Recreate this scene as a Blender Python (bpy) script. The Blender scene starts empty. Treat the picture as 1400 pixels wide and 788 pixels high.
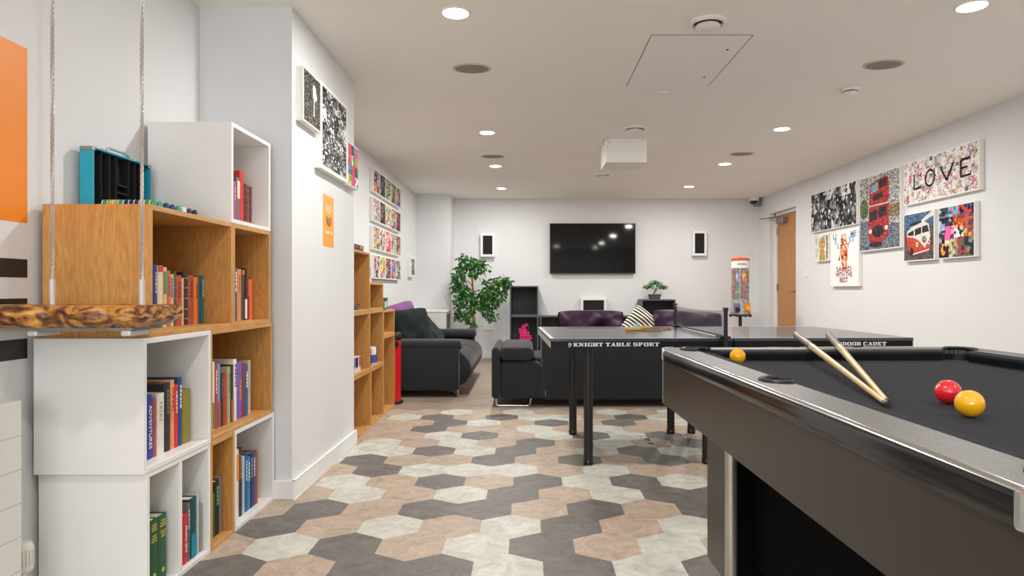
import bpy, bmesh, math, random
from mathutils import Vector, Matrix, Euler
from mathutils.geometry import tessellate_polygon
random.seed(7)
PI = math.pi
F = 905.0                 # focal length in pixels of a 1400 px wide frame
EYE = 1.03
CEIL = 2.44
COL = bpy.context.scene.collection
ORG = {}

# ------------------------------------------------------------------ materials
def lin(c):
    if isinstance(c, str):
        c = tuple(int(c[i:i+2], 16) for i in (0, 2, 4))
    r = []
    for v in c:
        v = v/255.0
        r.append(v/12.92 if v <= 0.04045 else ((v+0.055)/1.055)**2.4)
    return (r[0], r[1], r[2], 1.0)

MC = {}
def new_mat(name):
    m = bpy.data.materials.new(name); m.use_nodes = True
    nt = m.node_tree
    return m, nt, nt.nodes['Principled BSDF']

def mat(name, col, rough=0.5, metal=0.0, vary=0.06, scale=12.0, bump=0.0, bscale=200.0, spec=0.5, coat=0.0, stretch=(1, 1, 1), sheen=0.0):
    if name in MC: return MC[name]
    m, nt, b = new_mat(name)
    c = lin(col)
    b.inputs['Roughness'].default_value = rough
    b.inputs['Metallic'].default_value = metal
    b.inputs['Specular IOR Level'].default_value = spec
    b.inputs['Coat Weight'].default_value = coat
    b.inputs['Sheen Weight'].default_value = sheen
    tc = nt.nodes.new('ShaderNodeTexCoord')
    mp = nt.nodes.new('ShaderNodeMapping'); mp.inputs['Scale'].default_value = stretch
    nt.links.new(tc.outputs['Object'], mp.inputs['Vector'])
    n = nt.nodes.new('ShaderNodeTexNoise'); n.inputs['Scale'].default_value = scale; n.inputs['Detail'].default_value = 4
    nt.links.new(mp.outputs[0], n.inputs['Vector'])
    r = nt.nodes.new('ShaderNodeValToRGB')
    r.color_ramp.elements[0].position = 0.3; r.color_ramp.elements[1].position = 0.7
    r.color_ramp.elements[0].color = (c[0]*(1-vary), c[1]*(1-vary), c[2]*(1-vary), 1)
    r.color_ramp.elements[1].color = (min(1, c[0]*(1+vary)), min(1, c[1]*(1+vary)), min(1, c[2]*(1+vary)), 1)
    nt.links.new(n.outputs['Fac'], r.inputs['Fac']); nt.links.new(r.outputs['Color'], b.inputs['Base Color'])
    if bump > 0:
        n2 = nt.nodes.new('ShaderNodeTexNoise'); n2.inputs['Scale'].default_value = bscale; n2.inputs['Detail'].default_value = 3
        nt.links.new(mp.outputs[0], n2.inputs['Vector'])
        bp = nt.nodes.new('ShaderNodeBump'); bp.inputs['Strength'].default_value = bump; bp.inputs['Distance'].default_value = 0.004
        nt.links.new(n2.outputs['Fac'], bp.inputs['Height']); nt.links.new(bp.outputs['Normal'], b.inputs['Normal'])
    MC[name] = m
    return m

def emit_mat(name, col, strength):
    if name in MC: return MC[name]
    m, nt, b = new_mat(name)
    b.inputs['Base Color'].default_value = lin(col)
    b.inputs['Emission Color'].default_value = lin(col)
    b.inputs['Emission Strength'].default_value = strength
    MC[name] = m
    return m

def wood_mat(name, c1, c2, axis='Z', rough=0.42, scale=1.0):
    if name in MC: return MC[name]
    m, nt, b = new_mat(name)
    tc = nt.nodes.new('ShaderNodeTexCoord'); mp = nt.nodes.new('ShaderNodeMapping')
    s = {'Z': (9, 9, 1.1), 'Y': (9, 1.1, 9), 'X': (1.1, 9, 9)}[axis]
    mp.inputs['Scale'].default_value = tuple(v*scale for v in s)
    nt.links.new(tc.outputs['Object'], mp.inputs['Vector'])
    n = nt.nodes.new('ShaderNodeTexNoise'); n.inputs['Scale'].default_value = 1.3; n.inputs['Detail'].default_value = 2; n.inputs['Distortion'].default_value = 0.6
    nt.links.new(mp.outputs[0], n.inputs['Vector'])
    mul = nt.nodes.new('ShaderNodeMath'); mul.operation = 'MULTIPLY'; mul.inputs[1].default_value = 16
    nt.links.new(n.outputs['Fac'], mul.inputs[0])
    pp = nt.nodes.new('ShaderNodeMath'); pp.operation = 'PINGPONG'; pp.inputs[1].default_value = 1.0
    nt.links.new(mul.outputs[0], pp.inputs[0])
    n2 = nt.nodes.new('ShaderNodeTexNoise'); n2.inputs['Scale'].default_value = 14; n2.inputs['Detail'].default_value = 5
    nt.links.new(mp.outputs[0], n2.inputs['Vector'])
    mx = nt.nodes.new('ShaderNodeMath'); mx.operation = 'MULTIPLY_ADD'; mx.inputs[1].default_value = 0.28
    nt.links.new(pp.outputs[0], mx.inputs[0]); nt.links.new(n2.outputs['Fac'], mx.inputs[2])
    r = nt.nodes.new('ShaderNodeValToRGB'); r.color_ramp.elements[0].position = 0.3; r.color_ramp.elements[1].position = 0.95
    r.color_ramp.elements[0].color = lin(c1); r.color_ramp.elements[1].color = lin(c2)
    nt.links.new(mx.outputs[0], r.inputs['Fac']); nt.links.new(r.outputs['Color'], b.inputs['Base Color'])
    b.inputs['Roughness'].default_value = rough
    MC[name] = m
    return m

def mosaic_mat(name, nx, ny, palette, fine=3.0, finemix=0.5, jitter=0.0, rough=0.7):
    """collage of little pictures: one random palette colour per cell, broken up by finer shapes"""
    if name in MC: return MC[name]
    m, nt, b = new_mat(name)
    L = nt.links.new
    tc = nt.nodes.new('ShaderNodeTexCoord')
    def cells(ax, ay, off):
        mp = nt.nodes.new('ShaderNodeMapping'); mp.inputs['Scale'].default_value = (ax, ay, 1); mp.inputs['Location'].default_value = (off, off*0.7, 0)
        L(tc.outputs['UV'], mp.inputs['Vector'])
        fl = nt.nodes.new('ShaderNodeVectorMath'); fl.operation = 'FLOOR'; L(mp.outputs[0], fl.inputs[0])
        wn = nt.nodes.new('ShaderNodeTexWhiteNoise'); wn.noise_dimensions = '3D'; L(fl.outputs[0], wn.inputs['Vector'])
        return wn
    def ramp(src, pal, pos=None):
        r = nt.nodes.new('ShaderNodeValToRGB'); r.color_ramp.interpolation = 'CONSTANT'
        e = r.color_ramp.elements
        while len(e) > 1: e.remove(e[-1])
        e[0].position = 0; e[0].color = lin(pal[0])
        for i in range(1, len(pal)):
            q = e.new(i/len(pal)); q.color = lin(pal[i])
        L(src, r.inputs['Fac']); return r
    a = cells(nx, ny, 0.0); ra = ramp(a.outputs['Value'], palette)
    # finer blobs inside each cell
    mp2 = nt.nodes.new('ShaderNodeMapping'); mp2.inputs['Scale'].default_value = ((nx*fine[0], ny*fine[1], 1) if isinstance(fine, tuple) else (nx*fine, ny*fine, 1))
    L(tc.outputs['UV'], mp2.inputs['Vector'])
    vo = nt.nodes.new('ShaderNodeTexVoronoi'); vo.inputs['Scale'].default_value = 1.0; L(mp2.outputs[0], vo.inputs['Vector'])
    sep = nt.nodes.new('ShaderNodeSeparateColor'); L(vo.outputs['Color'], sep.inputs[0])
    rb = ramp(sep.outputs[0], list(reversed(palette)))
    gt = nt.nodes.new('ShaderNodeMath'); gt.operation = 'LESS_THAN'; gt.inputs[1].default_value = finemix
    L(sep.outputs[1], gt.inputs[0])
    mx = nt.nodes.new('ShaderNodeMix'); mx.data_type = 'RGBA'
    L(gt.outputs[0], mx.inputs['Factor']); L(ra.outputs['Color'], mx.inputs['A']); L(rb.outputs['Color'], mx.inputs['B'])
    L(mx.outputs['Result'], b.inputs['Base Color'])
    b.inputs['Roughness'].default_value = rough; b.inputs['Specular IOR Level'].default_value = .2
    MC[name] = m
    return m

def stripe_mat(name, ca, cb, period, rough=0.8):
    m, nt, b = new_mat(name); L = nt.links.new
    tc = nt.nodes.new('ShaderNodeTexCoord'); sp = nt.nodes.new('ShaderNodeSeparateXYZ'); L(tc.outputs['UV'], sp.inputs[0])
    mu = nt.nodes.new('ShaderNodeMath'); mu.operation = 'MULTIPLY'; mu.inputs[1].default_value = period; L(sp.outputs['Y'], mu.inputs[0])
    fr = nt.nodes.new('ShaderNodeMath'); fr.operation = 'FRACT'; L(mu.outputs[0], fr.inputs[0])
    g = nt.nodes.new('ShaderNodeMath'); g.operation = 'GREATER_THAN'; g.inputs[1].default_value = 0.5; L(fr.outputs[0], g.inputs[0])
    mx = nt.nodes.new('ShaderNodeMix'); mx.data_type = 'RGBA'; mx.inputs['A'].default_value = lin(ca); mx.inputs['B'].default_value = lin(cb)
    L(g.outputs[0], mx.inputs['Factor']); L(mx.outputs['Result'], b.inputs['Base Color']); b.inputs['Roughness'].default_value = rough
    return m

# ------------------------------------------------------------------ mesh builder
class MB:
    def __init__(s): s.v = []; s.f = []; s.mi = []; s.uv = {}
    def add(s, vs, fs, mi=0):
        o = len(s.v); s.v += [tuple(v) for v in vs]
        for f in fs: s.f.append([i+o for i in f]); s.mi.append(mi)
        return s
    def box(s, x0, x1, y0, y1, z0, z1, mi=0):
        vs = [(x, y, z) for z in (z0, z1) for y in (y0, y1) for x in (x0, x1)]
        return s.add(vs, [(0,2,3,1),(4,5,7,6),(0,1,5,4),(2,6,7,3),(0,4,6,2),(1,3,7,5)], mi)
    def prism(s, pts, axis, a, b, mi=0, mcap=None):
        """pts: 2-D polygon (ccw); axis 'x','y','z' = direction of extrusion from a to b"""
        def P(p, t):
            return {'x': (t, p[0], p[1]), 'y': (p[0], t, p[1]), 'z': (p[0], p[1], t)}[axis]
        n = len(pts); vs = [P(p, a) for p in pts]+[P(p, b) for p in pts]
        s.add(vs, [(i, (i+1) % n, n+(i+1) % n, n+i) for i in range(n)], mi)
        s.add([P(p, a) for p in pts], [tuple(range(n))[::-1]], mi if mcap is None else mcap)
        s.add([P(p, b) for p in pts], [tuple(range(n))], mi if mcap is None else mcap)
        return s
    def cyl(s, p0, p1, r0, r1=None, n=16, mi=0, caps=True):
        if r1 is None: r1 = r0
        p0 = Vector(p0); p1 = Vector(p1); d = (p1-p0).normalized()
        u = d.orthogonal().normalized(); w = d.cross(u)
        vs = []
        for p, r in ((p0, r0), (p1, r1)):
            for i in range(n):
                a = 2*PI*i/n; vs.append(p+u*math.cos(a)*r+w*math.sin(a)*r)
        fs = [(i, (i+1) % n, n+(i+1) % n, n+i) for i in range(n)]
        s.add(vs, fs, mi)
        if caps:
            s.add(vs[:n], [tuple(range(n))[::-1]], mi); s.add(vs[n:], [tuple(range(n))], mi)
        return s
    def tube(s, pts, r, n=8, mi=0, radii=None):
        pts = [Vector(p) for p in pts]; rings = []
        u = None
        for i, p in enumerate(pts):
            d = (pts[min(i+1, len(pts)-1)]-pts[max(i-1, 0)]).normalized()
            if u is None: u = d.orthogonal().normalized()
            u = (u-d*u.dot(d)).normalized(); w = d.cross(u)
            rr = radii[i] if radii else r
            rings.append([p+u*math.cos(2*PI*k/n)*rr+w*math.sin(2*PI*k/n)*rr for k in range(n)])
        vs = [v for rg in rings for v in rg]; fs = []
        for i in range(len(pts)-1):
            for k in range(n): fs.append((i*n+k, i*n+(k+1) % n, (i+1)*n+(k+1) % n, (i+1)*n+k))
        fs.append(tuple(range(n))[::-1]); fs.append(tuple((len(pts)-1)*n+k for k in range(n)))
        return s.add(vs, fs, mi)
    def lathe(s, c, prof, n=24, mi=0, axis='z', sgn=1):
        """prof: list of (radius, height)"""
        vs = []
        for r, h in prof:
            for k in range(n):
                a = 2*PI*k/n; x = r*math.cos(a); y = r*math.sin(a)
                if axis == 'z': vs.append((c[0]+x, c[1]+y, c[2]+h*sgn))
                elif axis == 'x': vs.append((c[0]+h*sgn, c[1]+x, c[2]+y))
                else: vs.append((c[0]+x, c[1]+h*sgn, c[2]+y))
        fs = []
        for i in range(len(prof)-1):
            for k in range(n): fs.append((i*n+k, i*n+(k+1) % n, (i+1)*n+(k+1) % n, (i+1)*n+k))
        if prof[0][0] > 1e-5: fs.append(tuple(range(n))[::-1])
        if prof[-1][0] > 1e-5: fs.append(tuple((len(prof)-1)*n+k for k in range(n)))
        return s.add(vs, fs, mi)
    def sphere(s, c, r, n=16, mi=0, sc=(1, 1, 1)):
        prof = [(math.sin(PI*i/n)*r, -math.cos(PI*i/n)*r) for i in range(n+1)]
        o = len(s.v); s.lathe((0, 0, 0), [(max(a, 1e-6), b) for a, b in prof], n=n*2, mi=mi)
        for i in range(o, len(s.v)):
            v = s.v[i]; s.v[i] = (c[0]+v[0]*sc[0], c[1]+v[1]*sc[1], c[2]+v[2]*sc[2])
        return s
    def xf(s, M, start=0):
        for i in range(start, len(s.v)): s.v[i] = tuple(M @ Vector(s.v[i]))
        return s
    def build(s, name, mats, parent=None, smooth=False, bevel=0, seg=2, local=False, sub=0, uvs=None, angle=None):
        if not isinstance(mats, (list, tuple)): mats = [mats]
        off = Vector((0, 0, 0))
        if parent is not None and not local: off = ORG.get(parent.name, Vector((0, 0, 0)))
        me = bpy.data.meshes.new(name)
        me.from_pydata([tuple(Vector(v)-off) for v in s.v], [], s.f)
        for m in mats: me.materials.append(m)
        for p, mi in zip(me.polygons, s.mi): p.material_index = mi
        if uvs:
            ul = me.uv_layers.new(name='UVMap')
            for p in me.polygons:
                for li in p.loop_indices: ul.data[li].uv = uvs[me.loops[li].vertex_index]
        bm = bmesh.new(); bm.from_mesh(me)
        if not uvs: bmesh.ops.remove_doubles(bm, verts=bm.verts, dist=1e-5)
        bmesh.ops.recalc_face_normals(bm, faces=bm.faces)
        bm.to_mesh(me); bm.free()
        if smooth:
            for p in me.polygons: p.use_smooth = True
        o = bpy.data.objects.new(name, me); COL.objects.link(o)
        if parent is not None:
            o.parent = parent; ORG[o.name] = ORG.get(parent.name, Vector((0, 0, 0)))
        if sub:
            md = o.modifiers.new('Subdivision', 'SUBSURF'); md.levels = sub; md.render_levels = sub
        if bevel:
            md = o.modifiers.new('Bevel', 'BEVEL'); md.width = bevel; md.segments = seg; md.limit_method = 'ANGLE'; md.angle_limit = math.radians(40)
        if smooth:
            if not sub:
                me.set_sharp_from_angle(angle=math.radians(angle or 40))
        return o

def thing(name, label, cat, loc=(0, 0, 0), rz=0, group=None):
    o = bpy.data.objects.new(name, None); o.empty_display_size = 0.1; COL.objects.link(o)
    o.location = loc; o.rotation_euler = (0, 0, rz); o['label'] = label; o['category'] = cat
    if group: o['group'] = group
    ORG[o.name] = Vector(loc)
    return o
def tag(o, label, cat, group=None):
    o['label'] = label; o['category'] = cat
    if group: o['group'] = group
    return o
def struct(o):
    o['kind'] = 'structure'; return o
def recenter(o, c):
    """put the origin of a single-mesh thing at c"""
    c = Vector(c); o.data.transform(Matrix.Translation(-c)); o.location = c; return o

def Yw(x, X): return X*F/(x-720.0)          # distance at which plane X projects to column x
def Zat(y, Y): return EYE-(y-398.0)*Y/F

# palette of materials
wall_m = mat('wall_paint', 'dfe0e1', 0.75, vary=0.012, scale=3, bump=0.05, bscale=300)
ceil_m = mat('ceiling_paint', 'f3efe8', 0.85, vary=0.012, scale=2, bump=0.04, bscale=250)
skirt_m = mat('skirting_paint', 'ececea', 0.4, vary=0.01)
white_m = mat('white_lacquer', 'e9e8e5', 0.38, vary=0.02, scale=5)
frame_m = mat('canvas_white', 'edeae4', 0.7, vary=0.02)
oak_m = wood_mat('oak_veneer', 'b67d3c', 'd19f5c', 'Z', scale=1.6)
oak_h = wood_mat('oak_veneer_horizontal', 'ba813f', 'd4a35e', 'Y', scale=1.6)
door_m = wood_mat('door_veneer', 'a9713a', 'c68f56', 'Z')
grey_unit = mat('grey_lacquer', '54565b', 0.5, vary=0.04)
grey_dark = mat('charcoal_back', '2f3034', 0.6, vary=0.05)
chrome = mat('chrome', 'd2d2d2', 0.16, metal=1.0, vary=0.02)
steel = mat('brushed_steel', '9a9a98', 0.35, metal=1.0, vary=0.05)
black_gloss = mat('gloss_black', '0d0d0e', 0.12, vary=0.05)
black_m = mat('satin_black', '141414', 0.42, vary=0.06)
black_cloth = mat('black_baize', '303136', 0.95, vary=0.22, scale=90, bump=0.25, bscale=900, spec=0.15)
sofa_m = mat('charcoal_upholstery', '2d2f32', 0.9, vary=0.10, scale=160, bump=0.35, bscale=700, spec=0.2, sheen=0.15)
pages_m = mat('book_pages', 'e6dcc4', 0.8, vary=0.08, scale=60, stretch=(1, 20, 1))

# ------------------------------------------------------------------ the room
XL, XR, YN, YB = -1.62, 3.56, -2.2, 10.13
# floor: hexagonal vinyl tiles, three colours, then a plain brown timber-look run at the far end
def tile_mat(name, col, vary):
    m, nt, b = new_mat(name); L = nt.links.new
    c = lin(col)
    tc = nt.nodes.new('ShaderNodeTexCoord')
    n = nt.nodes.new('ShaderNodeTexNoise'); n.inputs['Scale'].default_value = 11; n.inputs['Detail'].default_value = 9; n.inputs['Roughness'].default_value = 0.75; n.inputs['Distortion'].default_value = 1.0
    L(tc.outputs['Object'], n.inputs['Vector'])
    n3 = nt.nodes.new('ShaderNodeTexNoise'); n3.inputs['Scale'].default_value = 160; n3.inputs['Detail'].default_value = 3
    L(tc.outputs['Object'], n3.inputs['Vector'])
    ad = nt.nodes.new('ShaderNodeMath'); ad.operation = 'MULTIPLY_ADD'; ad.inputs[1].default_value = 0.35
    L(n3.outputs['Fac'], ad.inputs[0]); L(n.outputs['Fac'], ad.inputs[2])
    r = nt.nodes.new('ShaderNodeValToRGB'); r.color_ramp.elements[0].position = 0.45; r.color_ramp.elements[1].position = 0.9
    r.color_ramp.elements[0].color = tuple(v*(1-vary) for v in c[:3])+(1,)
    r.color_ramp.elements[1].color = tuple(min(1, v*(1+vary)) for v in c[:3])+(1,)
    L(ad.outputs[0], r.inputs['Fac']); L(r.outputs['Color'], b.inputs['Base Color'])
    b.inputs['Roughness'].default_value = 0.5; b.inputs['Specular IOR Level'].default_value = 0.35
    return m
tD = tile_mat('tile_dark_grey', '6c6863', 0.42); tL = tile_mat('tile_pale_grey', 'c4c3b8', 0.32); tB = tile_mat('tile_beige', 'b3a08d', 0.36)
m, nt, b = new_mat('plank_brown'); L_ = nt.links.new
tc = nt.nodes.new('ShaderNodeTexCoord'); mp = nt.nodes.new('ShaderNodeMapping'); mp.inputs['Scale'].default_value = (1.2, 9, 1); L_(tc.outputs['Object'], mp.inputs['Vector'])
n = nt.nodes.new('ShaderNodeTexNoise'); n.inputs['Scale'].default_value = 3; n.inputs['Detail'].default_value = 7; L_(mp.outputs[0], n.inputs['Vector'])
r = nt.nodes.new('ShaderNodeValToRGB'); r.color_ramp.elements[0].position = .3; r.color_ramp.elements[1].position = .7
r.color_ramp.elements[0].color = lin('857566'); r.color_ramp.elements[1].color = lin('ad9c8b'); L_(n.outputs['Fac'], r.inputs['Fac']); L_(r.outputs['Color'], b.inputs['Base Color'])
b.inputs['Roughness'].default_value = 0.42
tP = m
HEX = {
 -1: {-5:'D',-4:'B',-3:'D',-2:'D',-1:'L',0:'D',1:'L',2:'D'},
 0: {-5:'B',-4:'L',-3:'D',-2:'B',-1:'L',0:'D',1:'B',2:'L',3:'B'},
 1: {-5:'D',-4:'B',-3:'L',-2:'B',-1:'L',0:'D',1:'B',2:'L'},
 2: {-5:'B',-4:'D',-3:'B',-2:'D',-1:'D',0:'B',1:'D',2:'B',3:'D'},
 3: {-5:'B',-4:'L',-3:'B',-2:'L',-1:'D',0:'B',1:'L',2:'D',3:'D'},
 4: {-5:'B',-4:'L',-3:'B',-2:'D',-1:'B',0:'D',1:'L',2:'D',3:'L'},
 5: {-5:'B',-4:'D',-3:'L',-2:'L',-1:'L',0:'B',1:'L',2:'B',3:'B'},
 6: {-4:'D',-3:'B',-2:'B',-1:'D',0:'B',1:'D',2:'B',3:'D',4:'B'},
 7: {-5:'L',-4:'L',-3:'D',-2:'L',-1:'D',0:'B',1:'L',2:'D',3:'L',4:'B'},
 8: {-5:'B',-4:'L',-3:'B',-2:'L',-1:'B',0:'D',1:'B',2:'L',3:'B',4:'D',5:'D'},
 9: {-5:'B',-4:'B',-3:'L',-2:'D',-1:'B',0:'L',1:'D',2:'L',3:'D',4:'B'},
 10: {-5:'B',-4:'B',-3:'D',-2:'B',-1:'B',0:'L',1:'B',2:'L',3:'B',4:'B'},
 11: {-5:'B',-4:'B',-3:'D',-2:'L',-1:'B',0:'D',1:'B',2:'D',3:'B',4:'L'},
 12: {-5:'B',-4:'L',-3:'D',-2:'B',-1:'D',0:'L',1:'L',2:'B',3:'D',4:'L'},
 13: {-5:'B',-4:'B',-3:'L',-2:'B',-1:'L',0:'B',1:'B',2:'L',3:'B',4:'L'}}
def clip(poly, x0, x1, y0, y1):
    def cut(P, f, inter):
        out = []
        for i in range(len(P)):
            a, b_ = P[i], P[(i+1) % len(P)]
            if f(a): out.append(a)
            if f(a) != f(b_): out.append(inter(a, b_))
        return out
    def ix(X): return lambda a, b_: (X, a[1]+(b_[1]-a[1])*(X-a[0])/(b_[0]-a[0]))
    def iy(Y): return lambda a, b_: (a[0]+(b_[0]-a[0])*(Y-a[1])/(b_[1]-a[1]), Y)
    for f, g in ((lambda p: p[0] >= x0, ix(x0)), (lambda p: p[0] <= x1, ix(x1)), (lambda p: p[1] >= y0, iy(y0)), (lambda p: p[1] <= y1, iy(y1))):
        poly = cut(poly, f, g)
        if len(poly) < 3: return []
    return poly
hw = 0.2623; pitch = 0.2272; e = hw/math.sqrt(3)
fl = MB()
rnd = random.Random(11)
for row in range(-22, 34):
    yc = 2.669+pitch*row
    for k in range(-8, 18):
        xc = (0.0615 if row % 2 else -0.0712)+hw*(k+0.5)
        key = HEX.get(row, {}).get(k)
        if key is None: key = rnd.choice('DLBBL')
        if row >= 14: key = 'P'
        P = [(xc, yc-e), (xc+hw/2, yc-e/2), (xc+hw/2, yc+e/2), (xc, yc+e), (xc-hw/2, yc+e/2), (xc-hw/2, yc-e/2)]
        P = clip(P, XL-.02, XR+.02, YN-.02, YB+.02)
        if P: fl.add([(p[0], p[1], 0) for p in P], [tuple(range(len(P)))], 'DLBP'.index(key))
fl.box(XL-.12, XR+.3, YN-.12, YB+.12, -.08, -.002, 3)
struct(fl.build('floor', [tD, tL, tB, tP]))

struct(MB().box(XL-.12, XR+.3, YN-.12, YB+.12, CEIL, CEIL+.1).build('ceiling', ceil_m))
struct(MB().box(XL-.12, XL, YN, YB+.1, 0, CEIL).build('wall_left', wall_m))
struct(MB().box(XL-.12, XR+.3, YB, YB+.12, 0, CEIL).build('wall_back', wall_m))
WX0, WX1, WZ0, WZ1 = -1.45, .70, .45, 2.25  # assumed opening behind the camera, added to let in fill light
g = MB(); g.box(XL-.12, WX0, YN-.12, YN, 0, CEIL); g.box(WX1, XR+.3, YN-.12, YN, 0, CEIL); g.box(WX0, WX1, YN-.12, YN, 0, WZ0); g.box(WX0, WX1, YN-.12, YN, WZ1, CEIL)
struct(g.build('wall_near', wall_m))
g = MB(); wf = .05
g.box(WX0, WX0+wf, YN-.09, YN-.03, WZ0, WZ1); g.box(WX1-wf, WX1, YN-.09, YN-.03, WZ0, WZ1); g.box(WX0, WX1, YN-.09, YN-.03, WZ0, WZ0+wf); g.box(WX0, WX1, YN-.09, YN-.03, WZ1-wf, WZ1)
g.box((WX0+WX1)/2-.03, (WX0+WX1)/2+.03, YN-.09, YN-.03, WZ0, WZ1)
struct(g.build('added_window', skirt_m, bevel=.003))  # frame of the added, unseen window
ld = bpy.data.lights.new('added_window_fill', 'AREA'); ld.shape = 'RECTANGLE'; ld.size = WX1-WX0; ld.size_y = WZ1-WZ0; ld.energy = 68; ld.color = (.95, .97, 1.0)
lo = bpy.data.objects.new('added_window_fill', ld); COL.objects.link(lo); lo.location = ((WX0+WX1)/2, YN-.13, (WZ0+WZ1)/2); lo.rotation_euler = (PI/2, 0, 0)  # area lamp at the added opening, brightens the near side
# pillar beside the shelves, and the shallow return in the far corner
struct(MB().box(XL, -1.163, 3.28, 4.46, 0, CEIL).build('wall_pillar', wall_m))
struct(MB().box(XL, -1.12, 9.66, YB, 0, CEIL).build('wall_return', wall_m))
# right wall with the door recess
DY0, DY1, DZ = 8.755, 9.70, 2.155
rw = MB()
rw.box(XR, XR+.2, YN, DY0, 0, CEIL); rw.box(XR, XR+.2, DY1, YB, 0, CEIL); rw.box(XR, XR+.2, DY0, DY1, DZ, CEIL)
struct(rw.build('wall_right', wall_m))
# baseboards
bb = MB(); bb.box(-1.163, -1.145, 3.262, 4.478, 0, .092); bb.box(XL+.37, -1.145, 3.262, 3.28, 0, .092)
struct(bb.build('baseboard_pillar', skirt_m, bevel=.003))
struct(MB().box(-1.12, XR, YB-.018, YB, 0, .092).build('baseboard_back', skirt_m, bevel=.003))
struct(MB().box(XL, XL+.018, 4.46, 9.66, 0, .092).build('baseboard_left', skirt_m, bevel=.003))
rb = MB(); rb.box(XR-.018, XR, YN, DY0-.0, 0, .092); rb.box(XR-.018, XR, DY1, YB, 0, .092)
struct(rb.build('baseboard_right', skirt_m, bevel=.003))
# door
dr = struct(MB().box(3.665, 3.71, DY0+.03, DY1-.035, .006, DZ-.035).build('door_1', door_m, bevel=.002))
ORG[dr.name] = Vector((0, 0, 0))
fr = MB(); fr.box(3.64, 3.75, DY0, DY0+.03, 0, DZ); fr.box(3.64, 3.75, DY1-.035, DY1, 0, DZ); fr.box(3.64, 3.75, DY0, DY1, DZ-.035, DZ)
fr.build('door_frame', skirt_m, dr)
h = MB(); h.cyl((3.665, 8.95, 1.02), (3.61, 8.95, 1.02), .01); h.tube([(3.612, 8.95, 1.02), (3.608, 9.0, 1.02), (3.608, 9.07, 1.02)], .009); h.cyl((3.665, 8.95, 1.02), (3.657, 8.95, 1.02), .026)
h.build('door_handle', steel, dr, smooth=True)
for z in (.28, 1.03, 1.85):
    q = MB().box(3.655, 3.668, DY1-.06, DY1-.034, z, z+.1).cyl((3.658, DY1-.04, z), (3.658, DY1-.04, z+.1), .008)
    q.build('hinge', steel, dr)
cl = MB(); cl.box(3.58, 3.664, 9.28, 9.52, DZ-.16, DZ-.085)
cl.build('door_closer', steel, dr, bevel=.006)
MB().tube([(3.60, 9.42, DZ-.082), (3.50, 9.62, DZ-.07), (3.43, 9.74, DZ-.07)], .008).tube([(3.43, 9.74, DZ-.07), (3.60, 9.55, DZ-.055), (3.64, 9.5, DZ-.04)], .007).build('closer_arm', steel, dr)

# light switch, sockets
t = thing('light_switch', 'white rocker light switch on the right wall beside the door', 'light switch', (XR, 8.41, 1.25))
MB().box(XR-.009, XR, 8.375, 8.445, 1.205, 1.29).build('faceplate', skirt_m, t, bevel=.002)
MB().box(XR-.014, XR-.009, 8.40, 8.42, 1.23, 1.265).build('rocker', skirt_m, t, bevel=.001)
t = thing('wall_socket', 'white double wall socket low behind the leafy plant', 'socket', (-.58, YB, .47))
MB().box(-.66, -.51, YB-.01, YB, .43, .51).build('faceplate', skirt_m, t, bevel=.002)
for x in (-.62, -.56): MB().box(x, x+.012, YB-.015, YB-.01, .475, .495).build('switch', skirt_m, t)

# ------------------------------------------------------------------ ceiling fittings
lamp_e = emit_mat('downlight_lens', 'fff6e8', 14.0)
ring_m = mat('fitting_white', 'f0ebe4', 0.5, vary=0.02)
grille_m = mat('speaker_grille', '8d877f', 0.7, vary=0.08, scale=600)
dl = [(-.359, 3.35, 'nearest of the four in the left row'), (-.350, 5.88, 'second from the camera in the left row'), (-.350, 7.46, 'third from the camera in the left row'), (-.346, 9.08, 'far end of the left row, nearest the TV wall'),
      (2.20, 3.27, 'near the top right corner of the photo'), (2.217, 5.75, 'second from the camera in the right row'), (2.195, 7.33, 'third from the camera in the right row'), (2.19, 8.92, 'far end of the right row, above the candy stand')]
unseen_dl = [(-.36, 0.85), (2.2, 0.75), (-.36, -1.2), (2.2, -1.2), (.95, -.6)]  # unseen; rows carried on overhead, those behind the camera added for light
def downlight(x, y, label):
    t = thing('downlight', label, 'ceiling light', (x, y, CEIL), group='recessed ceiling downlights')
    MB().lathe((x, y, CEIL), [(.0745, 0), (.0745, -.004), (.067, -.007), (.064, -.002)], 32).build('trim_ring', ring_m, t, smooth=True)
    MB().lathe((x, y, CEIL), [(.064, -.002), (.062, -.0045), (.001, -.005)], 32).build('lens', lamp_e, t, smooth=True)
    return t
POW = 25.0
NPOW = [16, 12, 6, 6, 6]
def lamp(x, y, p):
    ld = bpy.data.lights.new('downlight_lamp', 'AREA'); ld.shape = 'DISK'; ld.size = .12; ld.energy = p; ld.color = (1.0, .97, .94); ld.spread = PI
    lo = bpy.data.objects.new('downlight_lamp', ld); COL.objects.link(lo); lo.location = (x, y, CEIL-.012)
    return lo
for (x, y, s), pw in zip(dl, [22, 27, 26, 18, 23, 27, 26, 18]):
    downlight(x, y, 'round recessed white downlight, '+s); lamp(x, y, pw)
for i, (x, y) in enumerate(unseen_dl):
    downlight(x, y, ['recessed downlight overhead just left of the camera', 'recessed downlight overhead on the right, above the pool table', 'added recessed downlight behind the camera on the left', 'added recessed downlight behind the camera on the right', 'added recessed downlight behind the camera in the middle'][i]); lamp(x, y, NPOW[i])
sp = [(-.347, 4.19, 'nearest one on the left'), (2.22, 4.12, 'nearest one on the right, beside the smoke detector'), (-.352, 6.93, 'small in the distance on the left'), (2.21, 6.80, 'small in the distance on the right')]
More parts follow.
